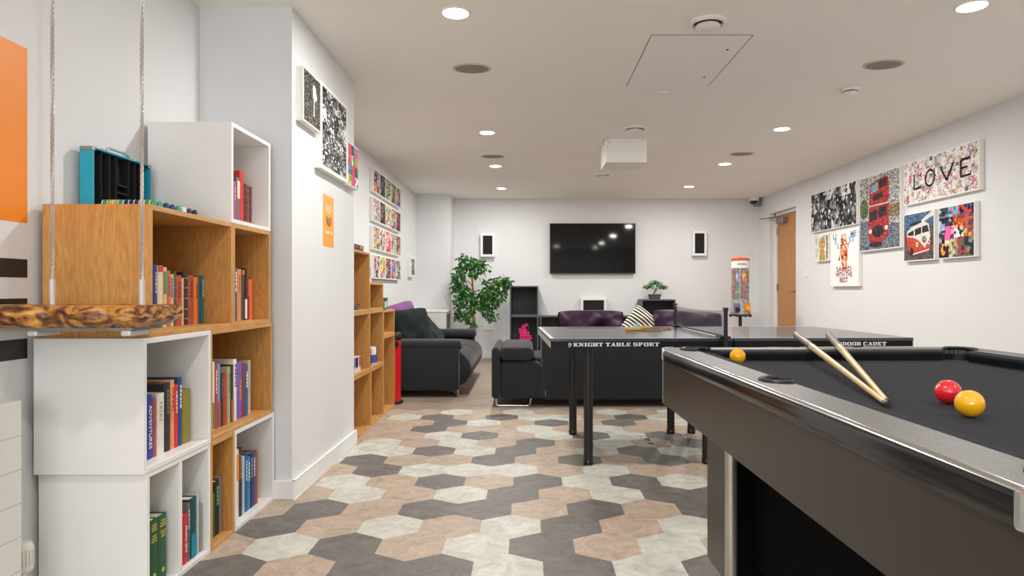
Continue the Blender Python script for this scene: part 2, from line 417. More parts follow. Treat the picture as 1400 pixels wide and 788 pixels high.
for x, y, s in sp:
    t = thing('ceiling_speaker', 'round grey-grilled ceiling speaker, '+s, 'speaker', (x, y, CEIL), group='round ceiling speakers')
    def ell(prof):
        m_ = MB().lathe((0, 0, CEIL), prof, 40); m_.xf(Matrix.Translation((x, y, 0)) @ Matrix.Diagonal((1, .75, 1, 1))); return m_
    ell([(.124, 0), (.122, -.004), (.106, -.006), (.104, -.003)]).build('bezel', mat('speaker_bezel', 'c4baa4', .6), t, smooth=True)
    ell([(.104, -.003), (.103, -.005), (.001, -.006)]).build('grille', grille_m, t, smooth=True)
vt = [(.95, 3.47, 'nearest of the three'), (.936, 5.72, 'above the white ceiling box'), (.93, 8.02, 'farthest of the three, beyond the white box')]
for x, y, s in vt:
    t = thing('ceiling_vent', 'round white air vent on the ceiling, '+s, 'vent', (x, y, CEIL), group='round disc air vents')
    MB().lathe((x, y, CEIL), [(.098, 0), (.096, -.012), (.082, -.018), (.074, -.008), (.073, 0.0)], 40).build('collar', ring_m, t, smooth=True)
    MB().lathe((x, y, CEIL), [(.073, -.001), (.001, -.0015)], 40).build('throat', mat('vent_shadow', '57504a', .8), t)
    MB().lathe((x, y, CEIL), [(.02, -.002), (.02, -.016), (.061, -.018), (.064, -.026), (.05, -.034), (.001, -.038)], 40).build('disc', ring_m, t, smooth=True)
t = thing('ceiling_sensor', 'small flat white disc fixed to the ceiling beside the access hatch', 'sensor', (.973, 4.71, CEIL))
MB().lathe((.973, 4.71, CEIL), [(.047, 0), (.046, -.008), (.04, -.011), (.001, -.012)], 32).build('cover', mat('sensor_white', 'e6e8e0', .5), t, smooth=True)
t = thing('smoke_detector', 'white round smoke detector with dark slots on the ceiling at right', 'smoke detector', (2.26, 4.62, CEIL))
MB().lathe((2.26, 4.62, CEIL), [(.058, 0), (.058, -.012), (.055, -.018)], 32).build('base', ring_m, t, smooth=True)
MB().lathe((2.26, 4.62, CEIL), [(.046, -.018), (.046, -.034)], 32).build('smoke_inlet', mat('slot_dark', '403b38', .8), t)
MB().lathe((2.26, 4.62, CEIL), [(.054, -.026), (.056, -.034), (.045, -.05), (.025, -.056), (.001, -.057)], 32).build('cap', mat('sensor_white', 'e6e8e0', .5), t, smooth=True)
# access hatch: flush panel with thin dark joints and two locks
t = thing('access_hatch', 'flush rectangular access hatch in the ceiling with two small locks', 'ceiling hatch', (.97, 4.1, CEIL))
MB().box(.69, 1.245, 3.645, 4.56, CEIL-.0015, CEIL+.0).build('panel', ceil_m, t)
g = MB(); gap = mat('joint_dark', '4b443e', .9)
g.box(.686, .6895, 3.645, 4.56, CEIL-.002, CEIL); g.box(1.2455, 1.249, 3.645, 4.56, CEIL-.002, CEIL)
g.box(.69, 1.245, 3.643, 3.645, CEIL-.002, CEIL)
g.build('joint', gap, t)
for y in (3.86, 4.36): MB().lathe((1.17, y, CEIL), [(.009, -.001), (.008, -.004), (.001, -.0045)], 16).build('lock', gap, t)
t = thing('ceiling_box', 'white boxed housing hanging from the ceiling above the ping-pong table', 'housing', (.92, 6.3, CEIL))
MB().box(.729, 1.107, 6.10, 6.50, 2.215, CEIL).build('casing', mat('housing_white', 'efece8', .5, vary=.02), t, bevel=.004)
for x, z in ((.75, 2.42), (.76, 2.40), (.745, 2.36)): MB().cyl((x, 6.101, z), (x, 6.096, z), .004).build('screw', gap, t)
t = thing('security_camera', 'small white dome security camera in the top right back corner', 'camera', (3.42, 9.95, CEIL))
MB().lathe((3.42, 9.97, CEIL), [(.075, 0), (.075, -.045), (.068, -.055)], 32).build('housing', skirt_m, t, smooth=True)
MB().lathe((3.42, 9.97, CEIL), [(.056, -.054), (.05, -.085), (.03, -.10), (.001, -.105)], 32).build('dome', black_gloss, t, smooth=True)
MB().box(3.47, XR, 10.02, YB, CEIL-.12, CEIL).build('bracket', steel, t, bevel=.004)

# ------------------------------------------------------------------ cube shelving
T = .018
def cube_unit(name, label, m, mh, x0, x1, y0, y1, z0, z1, div=None, group=None, back=None, shelf=None, openx=True):
    """open box: opening faces +X (openx) or -Y"""
    t = thing(name, label, 'shelving', ((x0+x1)/2, (y0+y1)/2, z0), group=group)
    g = .0008
    y0 += g; y1 -= g; z1 -= g
    if openx:
        MB().box(x0, x1, y0, y0+T, z0, z1).build('side_panel', m, t, bevel=.0012, seg=1)
        MB().box(x0, x1, y1-T, y1, z0, z1).build('side_panel', m, t, bevel=.0012, seg=1)
        MB().box(x0, x1, y0+T, y1-T, z1-T, z1).build('top_panel', mh, t, bevel=.0012, seg=1)
        MB().box(x0, x1, y0+T, y1-T, z0, z0+T).build('bottom_panel', mh, t, bevel=.0012, seg=1)
        MB().box(x0+.002, x0+.010, y0+T, y1-T, z0+T, z1-T).build('back_panel', back or m, t)
        if div: MB().box(x0+.01, x1-.001, div-T/2, div+T/2, z0+T, z1-T).build('divider', m, t, bevel=.0012, seg=1)
    else:
        MB().box(x0+g, x0+T, y0, y1, z0, z1).build('side_panel', m, t, bevel=.0012, seg=1)
        MB().box(x1-T, x1-g, y0, y1, z0, z1).build('side_panel', m, t, bevel=.0012, seg=1)
        MB().box(x0+T, x1-T, y0, y1, z1-T, z1).build('top_panel', mh, t, bevel=.0012, seg=1)
        MB().box(x0+T, x1-T, y0, y1, z0, z0+T).build('bottom_panel', mh, t, bevel=.0012, seg=1)
        MB().box(x0+T, x1-T, y1-.010, y1-.002, z0+T, z1-T).build('back_panel', back or m, t)
    return t
XB = -1.244
Z1, Z2, Z3, Z4 = .433, .876, 1.318, 1.745
cube_unit('cube_shelf', 'white two-compartment cube shelf on the floor holding green books', white_m, white_m, XB-.355, XB, 2.167, 2.606, 0, Z1, div=2.385)
cube_unit('cube_shelf', 'narrow oak cube shelf on the floor between two white ones', oak_m, oak_h, XB-.355, XB, 2.606, 2.822, 0, Z1)
cube_unit('cube_shelf', 'white cube shelf on the floor next to the pillar', white_m, white_m, XB-.355, XB, 2.822, 3.262, 0, Z1)
cube_unit('cube_shelf', 'white cube shelf in the second row, nearest the camera', white_m, white_m, XB-.355, XB+.003, 2.145, 2.603, Z1, Z2)
cube_unit('cube_shelf', 'oak cube shelf in the second row beside the pillar', oak_m, oak_h, XB-.355, XB, 2.603, 3.24, Z1, Z2)
cube_unit('cube_shelf', 'wide oak cube shelf in the third row under the poker chip case', oak_m, oak_h, XB-.355, XB, 2.184, 2.806, Z2, Z3)
cube_unit('cube_shelf', 'small oak cube shelf in the third row under the white top cube', oak_m, oak_h, XB-.355, XB, 2.806, 3.216, Z2, Z3)
cube_unit('cube_shelf', 'tall white cube shelf at the very top of the stack', white_m, white_m, XB-.355, XB, 2.79, 3.216, Z3, Z4)

# ---- books
def book(xs, y0, y1, z0, h, col, label, group, depth=.15, style='plain', accent='e8e0c8', lean=0.0, text=None, tcol='f0f0f0', top=None):
    th = y1-y0
    t = thing('book', label, 'book', (xs-depth/2, (y0+y1)/2, z0), group=group)
    cm = mat('book_'+col, col, .55, vary=.10, scale=40)
    c = MB(); b_ = min(.0025, th*.15); ex = .004
    # spine with rounded face, two boards
    n = 6; pr = []
    for i in range(n+1):
        a = -PI/2+PI*i/n
        pr.append((xs-.006+math.cos(a)*.006, (y0+y1)/2+math.sin(a)*th/2))
    pr += [(xs-.009, y1), (xs-.009, y0)]
    c.prism(pr, 'z', z0, z0+h)
    c.box(xs-depth, xs-.0085, y0, y0+b_, z0, z0+h); c.box(xs-depth, xs-.0085, y1-b_, y1, z0, z0+h)
    cov = c.build('cover', cm, t)
    MB().box(xs-depth+ex, xs-.009, y0+b_, y1-b_, z0+.003, z0+h-.004).build('pages', pages_m, t)
    am = mat('ink_'+accent, accent, .6, vary=.05)
    d = MB(); xf_ = xs+.0003; yc = (y0+y1)/2; w = th*.36
    if style == 'bands':
        for f in (.12, .30, .50, .70, .88): MB().box(xs-.001, xf_, yc-w, yc+w, z0+h*f-.002, z0+h*f+.002).build('spine_band', am, cov)
    elif style == 'title':
        k = 0; z = z0+h*.55
        while z < z0+h*.88:
            l = .006+.010*rnd.random(); d.box(xs-.001, xf_, yc-w*.55, yc+w*.4, z, z+l); z += l+.004
    elif style == 'lines':
        z = z0+h*.93
        for i in range(6):
            ww = w*(.5+.5*rnd.random()); d.box(xs-.001, xf_, yc-ww, yc+ww, z-.004, z); z -= .009 if i != 2 else .02
        d.lathe((xs-.0006, yc, z0+.035), [(min(w, .009), 0), (min(w, .009), .001)], 12, axis='x')
    elif style == 'label':
        d.box(xs-.001, xf_, yc-w*1.05, yc+w*1.05, z0+h*.55, z0+h*.93)
    elif style == 'lower':
        d.box(xs-.001, xf_, yc-w*1.05, yc+w*1.05, z0+h*.02, z0+h*.40)
    elif style == 'cap':
        d.box(xs-.001, xf_, yc-w*1.1, yc+w*1.1, z0+h*.90, z0+h*.995)
    if d.v: d.build('spine_print', am, cov)
    if text:
        tm = text_mesh(text, .6*th if len(text) > 6 else .7*th, mat('ink_'+tcol, tcol, .6, vary=.02), 'title', cov,
                       Matrix.Translation((xs+.0008, yc, z0+h*.5)) @ Matrix(((0, 0, 1, 0), (0, 1, 0, 0), (-1, 0, 0, 0), (0, 0, 0, 1))), maxw=h*.9)
    if lean:
        t.rotation_euler = (lean, 0, 0)
    return t

def text_mesh(txt, size, m, name, parent, M, maxw=None, bold=0.0, xs=1.0, thick=.0004, align='CENTER', space=1.0):
    """flat lettering as a mesh; text plane XY of M, reading along +X of M"""
    cu = bpy.data.curves.new('lettering', 'FONT'); cu.body = txt; cu.size = size; cu.align_x = align; cu.align_y = 'CENTER'
    cu.offset = bold; cu.extrude = thick; cu.space_character = space
    ob = bpy.data.objects.new('lettering', cu); COL.objects.link(ob)
    dg = bpy.context.evaluated_depsgraph_get()
    me = bpy.data.meshes.new_from_object(ob.evaluated_get(dg)); bpy.data.objects.remove(ob)
    w = max((v.co.x for v in me.vertices), default=0)-min((v.co.x for v in me.vertices), default=0)
    s = xs
    if maxw and w*xs > maxw: s = maxw/w
    off = ORG.get(parent.name, Vector((0, 0, 0))) if parent is not None else Vector((0, 0, 0))
    me.transform(Matrix.Translation(-off) @ M @ Matrix.Diagonal((s, 1, 1, 1)))
    me.name = name; me.materials.clear(); me.materials.append(m)
    o = bpy.data.objects.new(name, me); COL.objects.link(o)
    if parent is not None: o.parent = parent; ORG[o.name] = ORG.get(parent.name, Vector((0, 0, 0)))
    return o

def shelf_books(xs, z0, where, group, rows):
    for r in rows:
        x0, x1, ytop, col, desc = r[:5]; kw = r[5] if len(r) > 5 else {}
        y0, y1 = Yw(x0, xs), Yw(x1, xs); ym = (y0+y1)/2
        h = Zat(ytop, ym)-z0
        book(xs, y0+.0006, y1-.0006, z0, h, col, desc+' '+where, group, **kw)
shelf_books(-1.356, Z2+T+.0005, 'on the oak shelf under the chip case', 'books on the wide oak shelf', [
 (211, 216.3, 362, '2f4384', 'royal blue book at the left end', dict(style='title', accent='b9b9c9')),
 (216.3, 223.8, 363.5, 'e3cfa8', 'cream book with a red top band', dict(style='cap', accent='c8393a')),
 (223.8, 229.5, 365.6, 'd8bd88', 'cream book with a green upper spine', dict(style='label', accent='5e8b66')),
 (229.5, 234, 370.3, 'd0684f', 'thin salmon red book', dict(style='title', accent='9a3d30')),
 (234, 238.8, 375, 'd3b98e', 'floral patterned grey and yellow book', dict(style='label', accent='8f8496')),
 (238.8, 242, 371, '5c5526', 'thin olive green book with gilt bands', dict(style='bands', accent='a58c45')),
 (242, 249.6, 376.6, 'bb4836', 'brick red book with a plain spine', dict(style='title', accent='7e2b22')),
 (249.6, 252, 380, 'dcc190', 'very thin cream book', {}),
 (252, 258, 372, '24282a', 'black book with gold bands', dict(style='bands', accent='b39a52')),
 (258, 266.5, 376.5, 'a04a3a', 'thick reddish brown book', dict(style='title', accent='6e2f27')),
 (266.5, 272.3, 379, 'ee7f22', 'bright orange book', dict(style='title', accent='8e4b17')),
 (272.3, 276.5, 377, '1b6272', 'dark teal book', dict(style='title', accent='0e3d48')),
 (276.5, 279.6, 377.5, '2c7884', 'lighter teal book with a white title', dict(style='title', accent='cfdedd'))])
shelf_books(-1.318, Z2+T+.0005, 'in the small oak cube under the white one', 'books on the small oak shelf', [
 (321, 325, 366, '2c5688', 'blue book with white lettering', dict(style='title', accent='e8eef2')),
 (325, 331, 368, 'd98a5c', 'salmon orange paperback', dict(style='title', accent='b0623a')),
 (331, 334.6, 369, '4d4644', 'dark grey book with an orange patch', dict(style='cap', accent='dd6a34')),
 (334.6, 338.4, 367, '1c1b1d', 'black book with a white lower spine', dict(style='lower', accent='e8e8e6')),
 (338.4, 342, 379.5, '8e2526', 'dark red book', dict(style='title', accent='c47a60')),
 (342, 346.2, 382, 'e5703a', 'orange book standing last', {})])
shelf_books(-1.325, Z3+T+.0005, 'in the white cube at the top of the stack', 'books in the white top cube', [
 (320, 323.8, 248, 'b8528c', 'pink magenta book', dict(style='title', accent='e3a8c8')),
 (323.8, 328.6, 243, '726e6a', 'grey book with a cream label', dict(style='label', accent='e6dcb8')),
 (328.6, 334.3, 234.6, 'd2343a', 'tall bright red book', {}),
 (334.3, 338, 252, '3b3a28', 'dark green leather book with bands', dict(style='bands', accent='8a6a3e')),
 (338, 341.8, 254, '8a3a32', 'reddish leather book with bands', dict(style='bands', accent='b0683e')),
 (341.8, 344.9, 256, '5f2a34', 'maroon leather book with bands', dict(style='bands', accent='a0683e'))])
shelf_books(-1.295, Z1+T+.0005, 'in the white cube of the second row', 'books in the white second-row cube', [
 (200.5, 210, 541, '26389a', 'bright blue book with white lettering', dict(text='ADVENTURES', tcol='f0f0f0')),
 (210, 215.5, 545, 'a3584f', 'slim dusty red book', {}),
 (215.5, 226, 538, 'e6e1d6', 'thick off-white book', dict(style='title', accent='bcae98')),
 (226, 234.3, 524, '2b2a2c', 'tall black hardback', dict(style='title', accent='6e6a66', depth=.19)),
 (234.3, 239.5, 520, 'e79a62', 'tall pale orange book', dict(style='title', accent='8a5230', depth=.19)),
 (239.5, 244.6, 526, 'd42a3c', 'red book with a yellow spot', dict(style='title', accent='f0c8b0')),
 (244.6, 250.2, 516.5, '1f4a80', 'tall navy blue book', dict(style='title', accent='d8dde6', depth=.2)),
 (250.6, 261.5, 533, '8b7f23', 'thick olive yellow cloth book', dict(depth=.16))])
shelf_books(-1.30, Z1+T+.0005, 'on the oak second-row shelf', 'books on the oak second-row shelf', [
 (291, 294.3, 495, 'dfe2da', 'thin white book', dict(style='lower', accent='6a8450')),
 (294.3, 298.2, 499, 'c8323c', 'bright red book', dict(style='title', accent='f0d8d8')),
 (298.2, 302.2, 498, '7d97b8', 'pale blue book', dict(style='lower', accent='a0603e')),
 (302.2, 306, 512, '26312f', 'short black book', dict(style='title', accent='5a6a66')),
 (306, 311.6, 511, 'b0442e', 'short brick orange book', {}),
 (311.6, 316, 502, 'a3ad84', 'pale green illustrated book', dict(style='title', accent='5f7a48')),
 (316, 320.2, 499, '4a2f26', 'dark brown book with an orange lower spine', dict(style='lower', accent='b0603a')),
 (320.2, 324.6, 491.5, 'e9e6e0', 'tallest white book', dict(style='title', accent='3a3a3a', depth=.2)),
 (324.6, 332, 495, '7e58b0', 'thick purple book with gold lettering', dict(text='PARIS', tcol='c9a24a')),
 (332, 336, 497, '8a3434', 'maroon book', {}),
 (336, 340, 499, '25609f', 'blue book with a white title', dict(style='title', accent='eef0f0')),
 (340, 343.7, 493, 'bcae94', 'beige book standing last', {})])
shelf_books(-1.275, T+.0005, 'in the left half of the white floor cube', 'green books in the white floor cube', [
 (205.3, 217, 711, '23502f', 'left of two dark green gold-titled books', dict(style='lines', accent='c2b040', depth=.2)),
 (217, 229.2, 704, '275838', 'right of two dark green gold-titled books', dict(style='lines', accent='c2b040', depth=.2))])
shelf_books(-1.262, T+.0005, 'in the right half of the white floor cube', 'books in the right half of the white floor cube', [
 (251.6, 257.4, 703, 'd02c40', 'red almanac with white lettering', dict(text='Almanac 2010', tcol='f6f2f2')),
 (257.4, 260.6, 688, '6a6864', 'dark grey book with a pale title', dict(style='title', accent='d8d4c8')),
 (260.6, 270, 681, '11454c', 'teal book with blue lower spine', dict(style='lower', accent='1585a0', depth=.2)),
 (270, 272.6, 676, 'b6cad6', 'thin pale blue book', dict(depth=.2)),
 (273, 277.5, 690, '8c8e78', 'grey green cloth book', {})])
shelf_books(-1.283, T+.0005, 'in the narrow oak floor shelf', 'books in the narrow oak floor shelf', [
 (291.4, 294.8, 675, '2e6144', 'thin green book', {}),
 (294.8, 300.9, 658, '1d241b', 'black book with green lettering', dict(style='title', accent='74b24a')),
 (300.9, 305.8, 651, '85796b', 'grey brown book', dict(style='title', accent='b06a50'))])
shelf_books(-1.283, T+.0005, 'in the white floor cube by the pillar', 'books in the white cube by the pillar', [
 (323.2, 327.6, 615, 'e9dfd0', 'white and orange book at the left end', dict(style='label', accent='e98a22')),
 (327.6, 332, 613, '3a2c20', 'dark brown book', dict(style='title', accent='c98a3c')),
 (332, 335.6, 625, 'a9c4dc', 'pale blue book', {}),
 (335.6, 339.4, 623, '2a5c86', 'mid blue book', dict(style='title', accent='d0d8de')),
 (339.4, 342.8, 625, '2e8cc0', 'bright cyan book', dict(style='title', accent='e8f0f2')),
 (342.8, 346.4, 620, '24324f', 'navy book', dict(style='title', accent='a0a8b8')),
 (346.4, 350, 618, '4a4684', 'violet blue book', dict(style='title', accent='e0dcea')),
 (350, 353.4, 617, '9c5540', 'brown book standing last', {})])

# ---- poker chip case on the oak shelf
t = thing('chip_case', 'teal aluminium poker chip case standing open on top of the oak shelf', 'case', (-1.45, 2.5, Z3))
teal = mat('teal_panel', '1f9fb6', .35, vary=.05); foam = mat('black_foam', '161617', .95, vary=.2, scale=200)
x0, x1, y0, y1, z0, z1 = -1.600, -1.552, 2.37, 2.735, Z3+.002, Z3+.002+.228
c = MB(); w = .006
c.box(x0, x0+w, y0, y1, z0, z1); c.box(x0+w, x1, y0, y0+w, z0, z1); c.box(x0+w, x1, y1-w, y1, z0, z1); c.box(x0+w, x1, y0+w, y1-w, z0, z0+w); c.box(x0+w, x1, y0+w, y1-w, z1-w, z1)
c.build('lid_shell', teal, t)
fm = MB().box(x0+w, x0+.014, y0+w, y1-w, z0+w, z1-w)
for y in (.055, .105, .145, .225, .265, .305): fm.box(x0+.014, x1-.006, y0+y-.003, y0+y+.003, z0+w, z1-w)
for z in (.085, .115): fm.box(x0+.014, x1-.006, y0+.145, y0+.225, z0+z-.003, z0+z+.003)
fm.build('tray_insert', foam, t)
for y in (y0, y1):
    for z in (z0, z1):
        sy = -1 if y == y0 else 1
        cn = MB(); cn.box(x0-.001, x1+.001, min(y-sy*.014, y+sy*.002), max(y-sy*.014, y+sy*.002), (z-.001 if z == z0 else z-.014), (z+.014 if z == z0 else z+.002)); cn.build('corner_cap', steel, t, bevel=.003)
for y in (y0+.06, y1-.08): MB().box(x0+.01, x1-.01, y-.015, y+.015, z1, z1+.008).build('latch', chrome, t, bevel=.002)
MB().tube([(-1.575, y0+.11, z1), (-1.575, y0+.113, z1+.014), (-1.575, y0+.125, z1+.020), (-1.575, y0+.235, z1+.020), (-1.575, y0+.247, z1+.014), (-1.575, y0+.25, z1)], .005).build('handle', chrome, t, smooth=True)
MB().box(-1.545, -1.30, y0, y1, Z3+.0005, Z3+.012).build('base_shell', teal, t, bevel=.003)
chipc = [('chip_green', '2f9a55'), ('chip_yellow', 'e3b92e'), ('chip_blue', '22366e'), ('chip_navy', '1b2b60'), ('chip_black', '222226'), ('chip_teal', '2a9c8c'), ('chip_white', 'e8e6e2')]
for row in range(8):
    yy = 2.393+row*.0425; zc = Z3+.0125+.0150
    r = thing('chip_row', 'row of coloured poker chips in the open case, ' + ['nearest the camera', 'second row back', 'third row back', 'fourth row back', 'fifth row back', 'sixth row back', 'seventh row back', 'farthest from the camera'][row], 'poker chips', (-1.42, yy, Z3+.0125), group='rows of poker chips')
    seg = [0, 1, 5, 3, 3, 4, [0, 5, 3, 2, 5, 6, 3, 4][row]]
    xa = -1.528; gs = {}
    for q in range(48):
        k_ = seg[q*len(seg)//48]; key = k_ if q % 5 else 6
        gs.setdefault(key, MB()).cyl((xa+q*.0038, yy, zc), (xa+q*.0038+.0035, yy, zc), .0145, n=14)
    for key, g in gs.items(): g.build('chips', mat(chipc[key][0], chipc[key][1], .5), r)

# ------------------------------------------------------------------ oak tower beyond the pillar
XT = -1.18
oak2, oak2h = oak_m, oak_h
d0 = .40
cube_unit('cube_shelf', 'oak cube shelf beyond the pillar, floor level, nearest', oak2, oak2h, XT-d0, XT, 4.49, 5.02, 0, .433)
cube_unit('cube_shelf', 'oak cube shelf beyond the pillar, middle row, nearest, holding a card box', oak2, oak2h, XT-d0, XT, 4.49, 4.98, .433, .876)
cube_unit('cube_shelf', 'oak cube shelf at the top of the stepped tower beyond the pillar', oak2, oak2h, XT-d0, XT, 4.49, 4.98, .876, 1.318)
cube_unit('cube_shelf', 'oak cube shelf beyond the pillar, floor level, second along', oak2, oak2h, XT-d0, XT, 5.02, 5.46, 0, .433)
cube_unit('cube_shelf', 'oak cube shelf beyond the pillar, middle row, second along, with colourful tins', oak2, oak2h, XT-d0, XT, 4.98, 5.46, .433, .876)
cube_unit('cube_shelf', 'small oak cube shelf on the middle step of the tower beyond the pillar', oak2, oak2h, XT-d0, XT, 4.98, 5.45, .876, 1.096)
cube_unit('cube_shelf', 'tall narrow oak shelf at the far end of the tower, beside the red bin', oak2, oak2h, XT-d0, XT, 5.46, 5.92, 0, .65)
cube_unit('cube_shelf', 'small oak cube shelf on the lowest step of the tower, under a green tin', oak2, oak2h, XT-d0, XT, 5.46, 5.92, .65, .868)
def carton(label, cat, x0, x1, y0, y1, z0, z1, col, bands, name='game_box', group=None):
    t = thing(name, label, cat, ((x0+x1)/2, (y0+y1)/2, z0), group=group)
    MB().box(x0, x1, y0, y1, z0, z0+(z1-z0)*.55).build('tray', mat('card_'+col, col, .55, vary=.08), t, bevel=.001)
    MB().box(x0-.002, x1+.002, y0-.002, y1+.002, z0+(z1-z0)*.3, z1).build('lid', mat('card_'+col, col, .55, vary=.08), t, bevel=.001)
    for i, (f0, f1, c_) in enumerate(bands):
        MB().box(x1+.0021, x1+.0026, y0+(y1-y0)*f0, y0+(y1-y0)*f1, z0+(z1-z0)*.35, z1-.003).build('printed_panel', mat('card_'+c_, c_, .55), t)
        MB().box(x0+(x1-x0)*f0, x0+(x1-x0)*f1, y0-.0026, y0-.0021, z0+(z1-z0)*.35, z1-.003).build('printed_panel', mat('card_'+c_, c_, .55), t)
    return t
carton('dark brown board game box lying on top of the oak tower', 'game box', -1.45, -1.20, 4.55, 4.86, 1.3185, 1.36, '40302c', [(.1, .5, '7a3f34'), (.7, .9, 'c09a3c')])
carton('blue and white box standing on the middle step of the oak tower', 'box', -1.30, -1.22, 5.03, 5.20, 1.0965, 1.215, 'd8dde2', [(.0, .6, '6a8cc8'), (.65, .8, '8a8f96')], 'card_box')
t = thing('glass_tray', 'stack of clear glass ashtrays in the top cell of the oak tower', 'tray', (-1.27, 4.72, .8945))
glassm, nt, b = new_mat('clear_glass'); b.inputs['Transmission Weight'].default_value = .85; b.inputs['Roughness'].default_value = .05; b.inputs['Base Color'].default_value = lin('c8d0cc')
for k in range(2): MB().lathe((-1.27, 4.72, .8945+k*.022), [(.07, 0), (.085, .02), (.08, .02), (.065, .005), (.001, .005)], 24).build('dish', glassm, t, smooth=True)
carton('small blue and orange card box in the middle row of the oak tower', 'box', -1.26, -1.20, 4.62, 4.78, .452, .562, 'e0d6cc', [(.0, .55, '2f5fa8'), (.2, .4, 'e0802c'), (.7, 1, 'c8323c')], 'card_box')
t = thing('drink_tin', 'red and blue tin in the middle row of the oak tower', 'tin', (-1.25, 5.12, .4515))
MB().lathe((-1.25, 5.12, .4515), [(.045, 0), (.047, .004), (.047, .125), (.044, .13)], 24).build('body', mat('tin_red', 'a83038', .3, metal=.2), t, smooth=True)
MB().lathe((-1.25, 5.12, .4515), [(.044, .13), (.04, .128), (.001, .128)], 24).build('lid', chrome, t, smooth=True)
MB().lathe((-1.25, 5.12, .4515), [(.0475, .02), (.0475, .06)], 24).build('label_band', mat('tin_navy', '26366e', .4), t, smooth=True)
t = thing('drink_tin', 'blue and white tin right of the red one in the oak tower', 'tin', (-1.24, 5.24, .4515))
MB().lathe((-1.24, 5.24, .4515), [(.045, 0), (.047, .004), (.047, .13), (.044, .135), (.001, .135)], 24).build('body', mat('tin_white', 'e4e6ea', .35), t, smooth=True)
MB().lathe((-1.24, 5.24, .4515), [(.0475, .01), (.0475, .075)], 24).build('label_band', mat('tin_blue', '2c62b0', .4), t, smooth=True)
t = thing('drawstring_bag', 'small spotted dark red bag slumped in the middle row of the oak tower', 'bag', (-1.25, 5.36, .4515))
MB().sphere((-1.25, 5.365, .4515+.038), .038, 10, sc=(1, 1.25, 1)).build('pouch', mosaic_mat('spotted_red', 9, 9, ['8c2230', '7a1c2a', 'e0d0cc', '8c2230']), t, smooth=True)
MB().lathe((-1.25, 5.365, .4515+.07), [(.012, 0), (.02, .03), (.001, .028)], 14).build('gathered_neck', mat('tin_red', 'a83038', .3), t, smooth=True)
t = thing('storage_tin', 'square green tin on the lowest step of the oak tower', 'tin', (-1.24, 5.63, .8685))
MB().box(-1.285, -1.20, 5.55, 5.71, .8685, .955).build('body', mat('tin_green', '1d6b4a', .35, vary=.12), t, bevel=.006)
MB().box(-1.288, -1.197, 5.547, 5.713, .955, .972).build('lid', mat('tin_green_dark', '144c38', .35), t, bevel=.004)
MB().box(-1.2, -1.1985, 5.59, 5.67, .885, .94).build('label', mat('label_pale', 'c9c8a8', .6), t)
t = thing('dark_cup', 'dark grey dice cup standing on the green tin', 'cup', (-1.25, 5.60, .9725))
MB().lathe((-1.25, 5.60, .9725), [(.026, 0), (.032, .085), (.029, .085), (.024, .006), (.001, .006)], 20).build('wall', mat('cup_dark', '2c2a2a', .5), t, smooth=True)
MB().lathe((-1.25, 5.60, .9725), [(.0325, .079), (.0335, .082), (.0325, .087), (.029, .086)], 20).build('rim', black_m, t, smooth=True)

# red cylindrical bin
t = thing('litter_bin', 'tall red cylindrical bin with black top, between the oak tower and the sofa', 'bin', (-1.26, 6.08, 0))
cx, cy = -1.26, 6.08
MB().lathe((cx, cy, 0), [(.115, 0), (.125, .004), (.125, .022), (.105, .03)], 36).build('base_ring', black_m, t, smooth=True)
MB().lathe((cx, cy, 0), [(.104, .03), (.104, .58)], 36).build('body', mat('red_enamel', 'd01a24', .25, vary=.03), t, smooth=True)
MB().lathe((cx, cy, 0), [(.1045, .58), (.107, .585), (.107, .635), (.098, .65), (.08, .65), (.075, .635), (.001, .635)], 36).build('top', black_m, t, smooth=True)
MB().cyl((cx+.07, cy-.072, .545), (cx+.082, cy-.084, .545), .028, n=20).build('opening', black_m, t)

# radiator and its valve, near left
rx = -1.50
t = thing('radiator', 'white flat panel radiator on the left wall below the orange panel', 'radiator', (-1.56, 1.4, .1))
MB().box(-1.585, rx, .75, 1.97, .12, .706).build('panel', mat('radiator_white', 'dddcd8', .35, vary=.01), t, bevel=.006)
g = MB()
for i in range(5): g.box(rx-.001, rx+.0006, .752, 1.968, .20+i*.1, .2025+i*.1)
g.build('groove', mat('groove_grey', 'bdbbb6', .6), t)
for y in (.95, 1.8): MB().box(-1.62, -1.584, y-.02, y+.02, .2, .6).build('bracket', skirt_m, t)
MB().tube([(-1.55, 1.969, .17), (-1.55, 2.03, .17), (-1.55, 2.04, .15), (-1.55, 2.04, .0)], .009).build('pipe', chrome, t, smooth=True)
tv = MB().lathe((-1.55, 2.04, .165), [(.02, 0), (.026, .01), (.026, .075), (.02, .09), (.001, .092)], 28).build('thermostat_head', mat('valve_white', 'e6e2d8', .4), t, smooth=True)
g = MB()
for i in range(18):
    a = 2*PI*i/18; px, py = -1.55+.0255*math.cos(a), 2.04+.0255*math.sin(a); g.cyl((px, py, .185), (px, py, .235), .002, n=6)
g.build('rib', mat('valve_rib', 'c4bfb2', .5), tv)

# mural on the left wall
t = thing('wall_mural', 'orange rectangle above black bars painted on the left wall', 'mural', (XL, 1.8, 1.3))
MB().box(XL, XL+.0015, .6, 2.146, 1.25, 1.815).build('orange_panel', mat('mural_orange', 'f08a1c', .45, vary=.03), t)
for z0, z1 in ((1.073, 1.132), (.94, 1.006), (.812, .876)):
    MB().box(XL, XL+.0015, .6, 2.146, z0, z1).build('black_bar', mat('mural_black', '26201e', .5), t)

